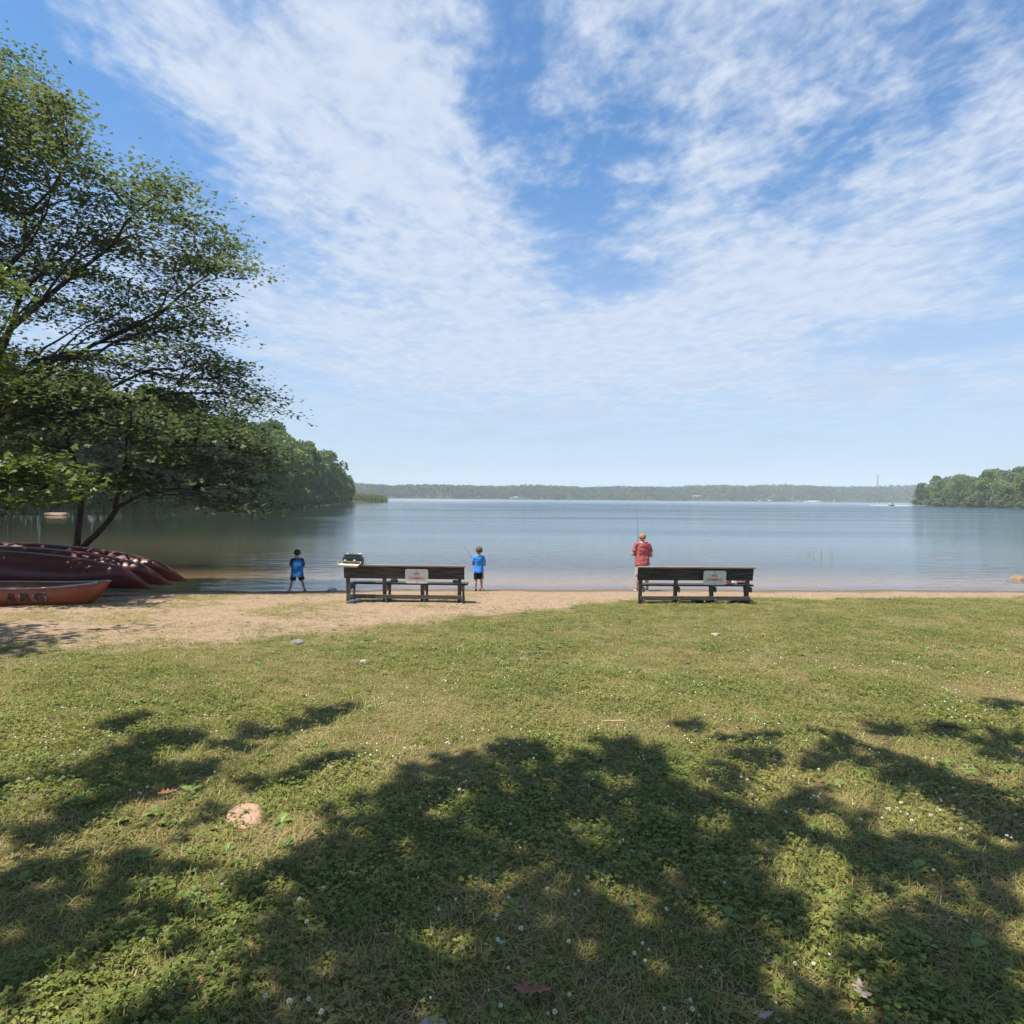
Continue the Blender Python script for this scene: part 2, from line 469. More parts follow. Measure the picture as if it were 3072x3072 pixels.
def ht(x, y):
    x = np.asarray(x, float); y = np.asarray(y, float)
    sh = interp(x, SHORE) + .12 * lumps(x, x * 0, .9, 3.0)
    yn = np.where(y > 0, y * 19.8 / sh, y)
    h = prof(yn)
    near = np.clip(1 - np.abs(yn - 12) / 30, 0, 1)
    h = h + near * (.012 * lumps(x, y, .9, 1.0) + .006 * lumps(x, y, 2.7, 4.0)) * np.clip((19.6 - yn) / 3, 0.15, 1)
    dl = interp(y, LEFT) - x + .8 * lumps(x, y, .11, 2.0)
    hl = np.where(dl > 0, .25 + np.minimum(dl * .055, 3.2) - .25 * np.exp(-dl * .6), np.maximum(dl * .12, -3))
    dr = x - interp(y, RIGHT) + .8 * lumps(x, y, .09, 5.0)
    hr = np.where(dr > 0, .25 + np.minimum(dr * .07, 6.5), np.maximum(dr * .12, -3))
    df = y - far_y(x)
    top = interp(x, [(-900, 16), (-300, 13), (0, 9), (100, 9), (350, 18), (600, 20), (900, 26), (1300, 30), (2400, 30)])
    top = top + 3.0 * np.sin(x * .011 + 1) + 2.0 * np.sin(x * .029)
    hf = np.where(df > 0, .6 + top * (1 - np.exp(-df / 130.)), np.maximum(df * .05, -3))
    return np.maximum(np.maximum(h, hl), np.maximum(hr, hf))
def gz(x, y): return float(ht(x, y))

def spaced(lo, hi, step, far_lo, far_hi, ratio):
    mid = list(np.arange(lo, hi + 1e-6, step))
    a, s, v = [], step, lo
    while v > far_lo:
        s *= ratio; v -= s; a.append(max(v, far_lo))
    b, s, v = [], step, hi
    while v < far_hi:
        s *= ratio; v += s; b.append(min(v, far_hi))
    return np.array(sorted(set(a)) + mid + sorted(set(b)))

xs = spaced(-14, 14, .22, -2300, 2300, 1.055)
ys = spaced(-1, 22, .20, -120, 2500, 1.045)
GX, GY = np.meshgrid(xs, ys)
GZ = ht(GX, GY)
nx, ny = len(xs), len(ys)
idx = np.arange(nx * ny).reshape(ny, nx)
quads = np.stack([idx[:-1, :-1], idx[:-1, 1:], idx[1:, 1:], idx[1:, :-1]], -1).reshape(-1, 4)
# sand / lawn border (x -> y)
BORDER = [(-60, 2), (-14, 5.6), (-9, 7.2), (-6.5, 8.0), (-3.7, 9.4), (-1.6, 11.2), (.4, 12.7), (2, 14.2), (3.5, 15.2), (7, 15.6), (14, 16.6), (60, 18)]
def sandness(x, y):
    """0 lawn .. 1 bare sand"""
    x = np.asarray(x, float); y = np.asarray(y, float)
    b = interp(x, BORDER)
    w = np.interp(x, [-8, -1, 3, 14], [2.9, 2.0, .7, .7])
    d = (y - b + .45 * lumps(x, y, 1.3, 7.0) * w * .5) / w
    s = np.clip(d * .5 + .5, 0, 1)
    return s * s * (3 - 2 * s)
me = mesh_np('ground', np.stack([GX, GY, GZ], -1).reshape(-1, 3), quads)
a = me.attributes.new('sand', 'FLOAT', 'POINT')
sv = np.where((GY < 60) & (GX > -55) & (GX < 200), sandness(GX, GY), 0.0)
a.data.foreach_set('value', sv.ravel().astype(np.float32))
m, gg, out = new_mat('ground')
ge = gg.n('ShaderNodeNewGeometry')
pos = ge.outputs['Position']
px_, py_, pz_ = gg.xyz(pos)
at = gg.n('ShaderNodeAttribute', attribute_name='sand')
nb = gg.noise(pos, 1.6, 6, .65)
nf = gg.noise(pos, 22, 5, .7)
nff = gg.noise(pos, 90, 3, .7)
sandc = gg.mix(gg.smooth(nf, .3, .72), (.215, .150, .096), (.37, .275, .19))
foot = gg.noise(pos, 4.5, 3, .55)
sandc = gg.mix(gg.smooth(foot, .52, .70, 0, .45), sandc, (.165, .115, .075))
sandc = gg.mix(gg.smooth(nff, .56, .70, 0, .75), sandc, (.13, .09, .06))
sandc = gg.mix(gg.smooth(nb, .5, .7, 0, .45), sandc, (.19, .14, .095))
wet = gg.smooth(pz_, .02, gg.m('ADD', .13, gg.m('MULTIPLY', nb, .06)), 1, 0)
wet = gg.m('MULTIPLY', wet, gg.smooth(pz_, -.16, -.01))
sandc = gg.mix(gg.m('MULTIPLY', wet, .72), sandc, (.075, .055, .04))
lawnc = gg.mix(gg.smooth(nb, .35, .65), (.080, .088, .026), (.165, .130, .060))
lawnc = gg.mix(gg.smooth(nf, .4, .7, 0, .6), lawnc, (.085, .092, .03))
f = gg.m('ADD', at.outputs['Fac'], gg.m('MULTIPLY', gg.m('SUBTRACT', nb, .5), .9))
f = gg.m('ADD', f, gg.m('MULTIPLY', gg.m('SUBTRACT', nf, .5), .7))
sandf = gg.smooth(f, .30, .62)
c = gg.mix(sandf, lawnc, sandc)
far_land = gg.m('GREATER_THAN', gg.m('ADD', py_, gg.m('ABSOLUTE', px_)), 75.0)
c = gg.mix(far_land, c, (.05, .06, .022))
bm_ = gg.bump(gg.m('ADD', gg.m('MULTIPLY', nf, .6), gg.m('ADD', gg.m('MULTIPLY', nb, .6), gg.m('MULTIPLY', foot, 1.5))), 1.0, .06)
gg.nt.links.new(principled(gg, c, .92, .12, 0, bm_).outputs[0], out.inputs[0])
ground = link('ground', me, m, None, True)
tag(ground, None, None, None, 'structure')

# ------------------------------------------------------------------ water
m, gg, out = new_mat('lake_water')
ge = gg.n('ShaderNodeNewGeometry')
pos = ge.outputs['Position']
wx, wy, wz = gg.xyz(pos)
# calm and breezy patches: big noise stretched along the wind
patch = gg.noise(gg.v('MULTIPLY', pos, (.012, .05, 0)), 1.0, 4, .55, .4)
rip = gg.smooth(patch, .42, .62)
farr = gg.smooth(wy, 35, 260)
rightside = gg.smooth(wx, -45, 10)
cove = gg.smooth(gg.m('ADD', wx, gg.m('MULTIPLY', wy, .24)), -8, 3, .005, .022)
amp = gg.m('ADD', cove, gg.m('MULTIPLY', gg.m('MULTIPLY', rip, gg.smooth(wx, -50, -5, .12, 1)), gg.m('ADD', .02, gg.m('MULTIPLY', farr, .10))))
amp = gg.m('ADD', amp, gg.m('MULTIPLY', gg.m('MULTIPLY', farr, rightside), .10))
h1 = gg.noise(gg.v('MULTIPLY', pos, (.55, 1.7, 1)), 1.0, 3, .5)
h2 = gg.noise(gg.v('MULTIPLY', pos, (3.0, 6.5, 1)), 1.0, 3, .55)
hh = gg.m('ADD', h1, gg.m('MULTIPLY', h2, .32))
band = gg.smooth(gg.noise(gg.v('MULTIPLY', pos, (.010, .085, 0)), 1.0, 3, .5, .6), .50, .64)
amp = gg.m('ADD', amp, gg.m('MULTIPLY', gg.m('MULTIPLY', band, gg.smooth(wy, 26, 70)), gg.m('MULTIPLY', .045, gg.smooth(wx, -60, 0, .25, 1))))
nm = gg.bump(hh, 1.0, amp)
fr = gg.n('ShaderNodeFresnel'); fr.inputs['IOR'].default_value = 1.333
gg.put(fr.inputs['Normal'], nm)
gl = gg.n('ShaderNodeBsdfAnisotropic') if False else gg.n('ShaderNodeBsdfGlossy')
gg.put(gl.inputs['Roughness'], gg.smooth(wy, 60, 700, .03, .17))
gl.inputs['Color'].default_value = (.95, .98, 1, 1)
gg.put(gl.inputs['Normal'], nm)
tr = gg.n('ShaderNodeBsdfTransparent')
tr.inputs[0].default_value = (.93, .86, .76, 1)
di = gg.n('ShaderNodeBsdfDiffuse')
bedc = gg.mix(gg.smooth(wy, 22, 55), (.075, .066, .040), gg.mix(gg.smooth(gg.m('ADD', wx, gg.m('MULTIPLY', wy, .22)), -14, 6), (.020, .024, .014), (.022, .050, .082)))
gg.put(di.inputs[0], bedc)
mx1 = gg.n('ShaderNodeMixShader')
gg.put(mx1.inputs[0], gg.smooth(wy, 19.5, 40, .05, 1.0))
gg.nt.links.new(tr.outputs[0], mx1.inputs[1]); gg.nt.links.new(di.outputs[0], mx1.inputs[2])
mx2 = gg.n('ShaderNodeMixShader')
gg.put(mx2.inputs[0], fr.outputs[0])
gg.nt.links.new(mx1.outputs[0], mx2.inputs[1]); gg.nt.links.new(gl.outputs[0], mx2.inputs[2])
gg.nt.links.new(mx2.outputs[0], out.inputs[0])
wq = np.array([(-2300, 12, 0), (2300, 12, 0), (2300, 2400, 0), (-2300, 2400, 0)], float)
water = link('water', mesh_np('water', wq, np.array([[0, 1, 2, 3]])), m)
tag(water, None, None, None, 'structure')

# ------------------------------------------------------------------ leaf templates
_ml = [(0, 0), (.20, .05), (.46, -.02), (.40, .20), (.52, .42), (.24, .44), (.16, .62), (0, 1.0),
       (-.16, .62), (-.24, .44), (-.52, .42), (-.40, .20), (-.46, -.02), (-.20, .05)]
MAPLE_V = np.array([(x, y, -.10 * abs(x) - .18 * y * y) for x, y in _ml])
MAPLE_F = np.array([list(range(len(_ml)))])
# cheap five-cornered leaf for leaves that show only a few pixels
_l5 = [(0, 0), (.42, .18), (.30, .62), (0, 1.0), (-.34, .60), (-.40, .16)]
LEAF_V = np.array([(x, y, -.16 * abs(x) - .12 * y * y) for x, y in _l5])
LEAF_F = np.array([list(range(len(_l5)))])
CARD_V = np.array([(-.5, -.32, 0), (.1, -.5, .10), (.5, .05, 0), (.22, .5, -.08), (-.42, .34, .06)])
CARD_F = np.array([[0, 1, 2, 3, 4]])

def limb_pts(a, b, sag=.12, n=7, wob=.08):
    a = np.array(a, float); b = np.array(b, float)
    t = np.linspace(0, 1, n)[:, None]
    p = a + (b - a) * t
    L = np.linalg.norm(b - a)
    p[:, 2] += (np.sin(t[:, 0] * np.pi) * sag * L)
    w = rng.normal(0, wob * L / n, (n, 3)); w[0] = 0; w[-1] = 0
    return p + w

def rad_line(r0, r1, n):
    return [r0 + (r1 - r0) * (i / (n - 1)) ** .8 for i in range(n)]

def spray_tree(parent, limbs, centres, leaves_per, leaf_size, leaf_mat, spread=(.75, .75, .2), droop=.22, tv=MAPLE_V, tf=MAPLE_F, twig_r=.010, tilt=.55):
    """limbs: list of (pts, r0, r1); centres: (n,3) spray centres. Builds limb parts, twigs and a crown."""
    for i, (p, r0, r1) in enumerate(limbs):
        bm = bmesh.new()
        tube(bm, p, rad_line(r0, r1, len(p)), 8 if r0 > .06 else 6)
        obj_bm('trunk' if i == 0 else 'limb', bm, M['bark'], parent, True)
    allp = np.concatenate([np.asarray(p)[1:] for p, _, _ in limbs])
    bm = bmesh.new()
    LV, LF, LA = [], [], []
    off = 0
    for c in centres:
        d = np.linalg.norm(allp - c, axis=1)
        d = d + np.where(allp[:, 2] > c[2] + .3, 1.2, 0)
        j = allp[int(np.argmin(d))]
        if np.linalg.norm(j - c) < 6:
            q = limb_pts(j, c, .06, 4, .1)
            tube(bm, q, rad_line(twig_r * 1.7, twig_r * .6, 4), 4, cap=False)
        out = c - j; out[2] = 0
        ln = np.linalg.norm(out) + 1e-6
        out = out / ln
        n = int(leaves_per * rng.uniform(.6, 1.4))
        a = rng.normal(0, 1, (n, 3)) * np.array(spread) * .55
        # stretch along the outward direction and let the tip hang
        along = a[:, 0] * 1.25; side = a[:, 1]
        sd = np.array([-out[1], out[0], 0])
        p = c + along[:, None] * out + side[:, None] * sd
        p[:, 2] += a[:, 2] - droop * along + .03 * np.sin(along * 9)
        rt = rand_rot(n, tilt)
        sc = leaf_size * rng.uniform(.65, 1.2, n)
        v, f, vr = stamp(tv, tf, p, rt, sc, np.clip(rng.uniform(0, 1) * .55 + rng.uniform(0, .45, n), 0, 1))
        LV.append(v); LF.append(f + off); LA.append(vr); off += len(v)
    tw = obj_bm('twigs', bm, M['bark'], parent, True)
    tw['kind'] = 'stuff'
    cr = link('crown', mesh_np('crown', np.concatenate(LV), np.concatenate(LF), np.concatenate(LA)), leaf_mat, parent)
    return cr

def in_poly(x, z, poly):
    c = np.zeros(len(x), bool)
    n = len(poly)
    for i in range(n):
        x1, z1 = poly[i]; x2, z2 = poly[(i + 1) % n]
        cond = ((z1 > z) != (z2 > z)) & (x < (x2 - x1) * (z - z1) / (z2 - z1 + 1e-12) + x1)
        c ^= cond
    return c

# ------------------------------------------------------------------ big shore maple on the left
# outline of its crown as a profile (x, z), seen along the shore; the crown is about 6 m deep
OUT_A = [(-19.5, 5.0), (-20.5, 9), (-18, 13), (-14.6, 14.9), (-12.9, 14.5), (-12.3, 14.1), (-11.7, 13.4), (-11.25, 13.0), (-11.6, 12.3), (-10.75, 11.75), (-10.9, 11.2), (-9.9, 11.05),
         (-8.65, 11.2), (-8.3, 10.75), (-8.15, 10.1), (-7.4, 9.5), (-6.9, 9.0), (-7.35, 8.5), (-7.9, 7.9), (-7.6, 7.3), (-7.3, 7.0), (-8.1, 6.75),
         (-7.0, 6.25), (-6.7, 5.6), (-5.75, 5.45), (-6.6, 5.0), (-8.5, 4.9), (-12, 5.2), (-15, 5.0)]
def sample_out(n, poly, y0, ry, spread=1.0):
    pts = []
    xa = min(p[0] for p in poly); xb = max(p[0] for p in poly); za = min(p[1] for p in poly); zb = max(p[1] for p in poly)
    while len(pts) < n:
        x = rng.uniform(xa, xb, 400); z = rng.uniform(za, zb, 400)
        ok = in_poly(x, z, poly)
        for xx, zz_ in zip(x[ok], z[ok]):
            yy = rng.uniform(-1, 1)
            s = .35 + .65 * min(1.0, (xb + 1.5 - xx) / 6)
            pts.append((xx * (1 + yy * ry * s / y0 * .9), y0 + yy * ry * s, EYE + (zz_ - EYE) * (1 + yy * ry * s / y0 * .9)))
    return np.array(pts[:n])
TA = (-17.2, 18.2)
ta = empty('maple_tree', (0, 0, 0), 0, 'tall spreading maple overhanging the red canoes and the shore', 'tree')
za = gz(*TA)
limbs = [(limb_pts((TA[0], TA[1], za - .1), (-16.9, 18.4, 4.4), 0, 6, .02), .34, .24)]
tops = [(x * 19.9 / 16.5, y + 3.2, EYE + (z - EYE) * 19.9 / 16.5) for x, y, z in [(-12.9, 16.6, 13.9), (-14.8, 17.5, 14.2), (-10.9, 15.8, 11.3), (-8.7, 15.9, 10.5), (-7.4, 16.3, 8.7), (-7.9, 15.4, 7.0), (-7.2, 16.2, 5.9), (-6.3, 16.4, 5.3),
        (-17.5, 18.5, 12.5), (-18.5, 16.5, 9.0), (-12.5, 19.0, 10.5), (-12.6, 14.8, 9.8), (-11.5, 14.4, 7.0), (-10.5, 18.8, 7.4), (-10.0, 14.6, 5.6)]]
for i, tp in enumerate(tops):
    b = (-16.9 + rng.uniform(-.12, .2), 18.4 + rng.uniform(-.2, .2), 3.4 + rng.uniform(0, 1.2))
    tp = np.array(tp) * .96 + np.array(b) * .04
    p = limb_pts(b, tp, .05 if tp[2] > 9 else .10, 9, .14)
    limbs.append((p, .15 if tp[2] > 8 else .11, .018))
    for _k in range(3):
        s = p[rng.integers(3, 7)]
        e = s + (np.array(tp) - s) * rng.uniform(.5, .85) + rng.normal(0, .6, 3) * (1, 1, .45)
        limbs.append((limb_pts(s, e, .06, 6, .12), .045, .012))
SA = 19.9 / 16.5
OUT_A = [(x * SA, EYE + (z - max(0, z - 9) * .085 - EYE) * SA) for x, z in OUT_A]
cA = sample_out(1180, OUT_A, 19.9, 2.7)
# gaps in the crown where the sky shows
for (gx_, gz_, gr) in [(-10.4, 10.6, .55), (-11.6, 6.9, .8), (-12.9, 7.3, .7), (-9.3, 7.9, .45), (-9.2, 9.3, .35), (-8.7, 6.3, .45), (-11.9, 9.2, .4)]:
    dd = np.hypot((cA[:, 0] * 16.5 / cA[:, 1] - gx_), (((cA[:, 2] - EYE) * 16.5 / cA[:, 1] + EYE) - gz_) * 1.3)
    cA = cA[dd > gr]
cA = cA[~((cA[:, 1] < 18.6) & (cA[:, 2] < 11) & (rng.uniform(0, 1, len(cA)) < .55))]
cA = np.concatenate([cA, np.array(tops) + rng.normal(0, .2, (len(tops), 3))])
spray_tree(ta, limbs, cA, 92, .128, M['maple_leaf'], (.88, .72, .14), .16, tilt=.42)

# ------------------------------------------------------------------ two-stemmed maple at the waterline
tb = empty('maple_tree', (0, 0, 0), 0, 'small two-stemmed maple leaning out over the water behind the canoes', 'tree')
zb = gz(-12.3, 17.9)
limbs = [(np.concatenate([limb_pts((-12.48, 17.9, zb - .1), (-12.34, 17.9, 1.22), 0, 4, .02), limb_pts((-12.30, 17.88, 1.5), (-12.1, 17.8, 3.0), 0, 5, .03)]), .115, .07),
         (limb_pts((-12.36, 17.9, 1.12), (-11.0, 17.6, 2.45), -.04, 7, .05), .09, .07),
         (limb_pts((-12.1, 17.8, 3.0), (-12.6, 17.3, 5.4), .03, 6, .08), .085, .03),
         (limb_pts((-11.0, 17.5, 2.45), (-10.6, 17.3, 3.6), 0, 5, .06), .065, .04),
         (limb_pts((-11.0, 17.5, 2.45), (-9.2, 18.2, 3.0), .12, 7, .06), .055, .02),
         (limb_pts((-10.6, 17.3, 3.6), (-8.2, 18.3, 4.2), .10, 7, .08), .045, .015),
         (limb_pts((-10.6, 17.3, 3.6), (-10.2, 16.9, 5.4), .0, 6, .08), .045, .015),
         (limb_pts((-12.3, 17.5, 4.4), (-11.4, 17.6, 4.8), .1, 6, .08), .04, .015)]
OUT_B = [(-13.6, 3.4), (-13.9, 4.9), (-13.2, 6.5), (-12.3, 5.3), (-11.3, 6.3), (-10.5, 5.1), (-9.4, 5.7), (-8.7, 4.9), (-7.6, 5.2), (-7.2, 4.7), (-6.7, 4.2), (-6.5, 3.3), (-7.0, 2.6), (-7.5, 2.25), (-8.3, 2.6), (-9.4, 2.7), (-10.3, 3.0), (-11.6, 2.95)]
OUT_B = [(x * 17.9 / 16.6 + (.35 if x > -9 else 0), EYE + (z - EYE) * 17.9 / 16.6) for x, z in OUT_B]
cB = sample_out(240, OUT_B, 17.7, 1.5)
cB = cB[np.sin(cB[:, 0] * 2.3 + 1) * np.cos(cB[:, 2] * 2.9 + cB[:, 1]) > -.62]
spray_tree(tb, limbs, cB, 72, .135, M['maple_leaf'], (.70, .62, .14), .18, tilt=.45)

# sunlit low bough nearer the camera, from a third maple that stands off to the left
tcx = empty('maple_tree', (0, 0, 0), 0, 'maple whose low sunlit bough reaches in from the left above the canoes', 'tree')
zc = gz(-15.6, 13.2)
limbs = [(limb_pts((-15.6, 13.2, zc - .1), (-15.3, 13.2, 6.5), 0, 6, .04), .20, .12),
         (limb_pts((-15.4, 13.2, 2.6), (-9.5, 13.2, 3.0), .06, 9, .05), .075, .02),
         (limb_pts((-15.4, 13.2, 3.3), (-10.2, 13.6, 3.6), .05, 8, .05), .06, .02),
         (limb_pts((-15.3, 13.2, 5.6), (-14.0, 13.8, 8.0), .05, 6, .06), .08, .02),
         (limb_pts((-15.3, 13.2, 5.2), (-17.5, 12.2, 7.6), .05, 6, .06), .08, .02)]
OUT_C = [(-14.5, 2.55), (-14.5, 4.0), (-12.5, 3.85), (-11.0, 3.72), (-9.9, 3.62), (-8.95, 3.35), (-8.9, 2.95), (-9.3, 2.65), (-10.3, 2.75), (-11.2, 2.45), (-12.5, 2.45)]
cC = sample_out(90, OUT_C, 13.2, .9)
cC2 = np.stack([rng.uniform(-16.5, -11.3, 120), rng.normal(13.9, .9, 120), rng.uniform(5.2, 8.2, 120)], 1)
cC3 = np.stack([rng.uniform(-11.4, -8.9, 34), rng.uniform(6.6, 9.0, 34), rng.uniform(6.0, 7.4, 34)], 1)
limbs.append((limb_pts((-15.3, 13.2, 5.0), (-9.6, 7.8, 6.7), .06, 9, .05), .075, .015))
spray_tree(tcx, limbs, np.concatenate([cC, cC2, cC3]), 62, .145, M['near_leaf'], (.5, .5, .15))

# ------------------------------------------------------------------ oak behind the camera whose crown shades the lawn
OAK = (-5.6, -4.6)
oak = empty('oak_tree', (0, 0, 0), 0, 'broad oak beside the lawn whose high boughs throw dappled shade on the clover', 'tree')
zo = gz(*OAK)
# patches of shade on the lawn (x, y, rx, ry, density) and the bough height that throws each
SHADE_POLYS = [[(-0.83, 1.81), (-0.93, 2.18), (-0.85, 2.38), (-0.87, 2.58), (-1.02, 2.72), (-1.25, 2.64), (-1.34, 2.67), (-1.23, 2.85), (-1.05, 3.01), (-0.97, 3.18), (-0.92, 3.44), (-0.83, 3.74), (-0.68, 4.2), (-0.49, 4.44), (-0.23, 4.51), (-0.05, 4.79), (0.19, 4.63), (0.36, 4.37), (0.61, 4.58), (0.87, 4.95), (0.95, 4.7), (1.11, 4.39), (1.0, 3.94), (1.21, 3.87), (1.25, 3.65), (1.09, 3.39), (1.28, 3.28), (1.33, 3.02), (1.23, 2.92), (1.29, 2.8), (1.25, 2.54), (1.11, 2.4), (1.12, 2.26), (1.28, 2.27), (1.37, 2.16), (1.47, 2.22), (1.67, 2.19), (1.8, 2.17), (1.64, 1.83)], [(-3.24, 3.98), (-3.08, 4.13), (-2.86, 4.3), (-2.81, 4.47), (-2.88, 4.73), (-2.8, 4.98), (-2.6, 5.04), (-2.36, 4.89), (-2.3, 4.7), (-2.44, 4.61), (-2.49, 4.28), (-2.65, 4.13), (-2.92, 4.09), (-3.14, 3.86)], [(-3.34, 5.01), (-3.21, 5.46), (-3.07, 5.4), (-3.05, 5.08), (-3.09, 4.92)], [(-2.14, 4.44), (-2.21, 4.84), (-2.17, 5.21), (-1.97, 5.06), (-2.0, 4.8), (-2.06, 4.57)], [(-1.97, 5.06), (-1.75, 5.51), (-1.5, 5.79), (-1.43, 5.59), (-1.58, 5.28), (-1.83, 4.9)], [(-2.59, 3.99), (-2.47, 4.23), (-2.23, 4.32), (-1.91, 4.41), (-2.0, 4.15), (-2.03, 4.01), (-2.13, 3.88), (-2.22, 3.64), (-2.34, 3.43), (-2.33, 3.25), (-2.47, 3.04), (-2.69, 3.3), (-2.58, 3.52), (-2.54, 3.69)], [(-3.11, 3.82), (-2.95, 3.86), (-2.88, 3.71), (-2.95, 3.63)], [(-1.72, 3.98), (-1.55, 4.16), (-1.33, 4.47), (-1.18, 4.67), (-1.15, 4.52), (-1.28, 4.23), (-1.41, 4.03), (-1.57, 3.92)], [(-1.78, 3.4), (-1.61, 3.57), (-1.56, 3.5), (-1.62, 3.35), (-1.54, 3.23), (-1.59, 3.18)], [(-2.33, 2.86), (-2.18, 3.04), (-1.98, 3.15), (-1.78, 3.17), (-1.94, 2.99), (-2.07, 2.83), (-2.2, 2.7)], [(-2.17, 2.66), (-2.0, 2.8), (-1.81, 2.94), (-1.63, 3.05), (-1.46, 3.1), (-1.45, 3.0), (-1.58, 2.87), (-1.58, 2.71), (-1.47, 2.56), (-1.62, 2.49), (-1.8, 2.46), (-1.81, 2.36), (-1.89, 2.31)], [(2.49, 5.12), (2.64, 5.06), (2.69, 4.69), (2.89, 4.55), (3.0, 4.16), (3.09, 3.76), (3.16, 3.62), (2.89, 3.3), (2.8, 3.39), (2.63, 3.48), (2.59, 3.82), (2.48, 3.97), (2.39, 4.54)], [(1.95, 3.41), (2.1, 3.35), (2.35, 3.3), (2.68, 3.24), (2.75, 3.14), (2.58, 2.95), (2.47, 2.99), (2.1, 2.94), (1.9, 2.98), (1.67, 3.02), (1.75, 3.23)], [(1.62, 4.1), (1.57, 3.99), (1.42, 3.91), (1.32, 3.95), (1.31, 4.1), (1.43, 4.21), (1.56, 4.31), (1.65, 4.27)], [(1.27, 3.7), (1.21, 3.61), (1.07, 3.54), (0.99, 3.58), (0.92, 3.69), (1.01, 3.78), (1.16, 3.86), (1.3, 3.81)], [(1.97, 3.86), (1.87, 3.74), (1.74, 3.66), (1.65, 3.68), (1.71, 3.85), (1.8, 3.99), (1.93, 4.08), (2.0, 4.04)], [(1.7, 3.53), (1.62, 3.43), (1.53, 3.36), (1.49, 3.43), (1.52, 3.52), (1.59, 3.63), (1.68, 3.71), (1.7, 3.63)], [(2.02, 3.6), (1.89, 3.46), (1.81, 3.45), (1.73, 3.48), (1.78, 3.6), (1.87, 3.74), (1.97, 3.77), (2.02, 3.73)], [(1.43, 3.34), (1.33, 3.19), (1.25, 3.09), (1.23, 3.18), (1.28, 3.33), (1.34, 3.49), (1.45, 3.62), (1.46, 3.5)], [(1.56, 5.16), (1.48, 5.06), (1.42, 5.05), (1.36, 5.08), (1.38, 5.15), (1.41, 5.25), (1.49, 5.27), (1.53, 5.23)], [(1.81, 4.87), (1.74, 4.79), (1.65, 4.74), (1.59, 4.79), (1.56, 4.87), (1.62, 4.95), (1.73, 5.0), (1.82, 4.95)], [(2.08, 4.94), (1.99, 4.84), (1.92, 4.81), (1.87, 4.86), (1.88, 4.94), (1.93, 5.04), (2.03, 5.08), (2.08, 5.02)], [(1.91, 4.55), (1.85, 4.44), (1.73, 4.43), (1.65, 4.44), (1.6, 4.54), (1.71, 4.66), (1.83, 4.67), (1.95, 4.66)], [(2.35, 4.46), (2.27, 4.36), (2.15, 4.3), (2.08, 4.36), (2.1, 4.45), (2.2, 4.56), (2.31, 4.64), (2.35, 4.56)], [(3.36, 5.17), (3.23, 5.11), (3.08, 5.05), (2.95, 5.07), (3.0, 5.16), (3.06, 5.23), (3.23, 5.28), (3.32, 5.26)], [(3.72, 5.22), (3.59, 5.09), (3.47, 5.07), (3.39, 5.12), (3.43, 5.21), (3.57, 5.36), (3.68, 5.38), (3.73, 5.33)], [(4.06, 4.96), (3.98, 4.86), (3.76, 4.79), (3.64, 4.81), (3.63, 4.95), (3.84, 5.06), (4.01, 5.12), (4.17, 5.11)], [(3.79, 4.54), (3.6, 4.41), (3.49, 4.39), (3.4, 4.43), (3.44, 4.53), (3.55, 4.66), (3.72, 4.68), (3.81, 4.65)], [(4.95, 5.94), (4.73, 5.82), (4.59, 5.8), (4.44, 5.81), (4.49, 5.93), (4.58, 6.03), (4.8, 6.07), (4.95, 6.05)], [(1.94, 2.61), (1.89, 2.55), (1.75, 2.49), (1.69, 2.53), (1.66, 2.6), (1.78, 2.67), (1.91, 2.73), (1.99, 2.69)], [(1.86, 2.36), (1.76, 2.28), (1.64, 2.25), (1.58, 2.3), (1.55, 2.35), (1.65, 2.44), (1.8, 2.47), (1.89, 2.42)], [(1.94, 3.1), (1.85, 3.0), (1.74, 2.96), (1.7, 3.02), (1.67, 3.1), (1.78, 3.21), (1.9, 3.25), (1.98, 3.19)], [(1.73, 3.23), (1.64, 3.14), (1.58, 3.1), (1.55, 3.15), (1.58, 3.23), (1.63, 3.32), (1.71, 3.36), (1.73, 3.3)], [(1.75, 2.69), (1.69, 2.62), (1.64, 2.61), (1.63, 2.64), (1.64, 2.69), (1.7, 2.76), (1.75, 2.77), (1.77, 2.74)]]
SHADE_POLYS += [[(-1.81, 2.36), (-1.62, 2.49), (-1.47, 2.56), (-1.25, 2.62), (-1.3, 2.43), (-1.55, 2.25), (-1.75, 2.15), (-1.89, 2.31)], [(1.48, 2.51), (1.67, 2.58), (1.9, 2.53), (2.01, 2.42), (1.82, 2.19), (1.57, 2.19), (1.41, 2.25)], [(2.23, 2.92), (2.47, 2.99), (2.17, 2.55), (2.05, 2.6)], [(-1.35, 2.03), (-1.19, 2.13), (-1.01, 2.24), (-0.85, 2.04), (-0.82, 1.82), (-1.25, 1.82)]]
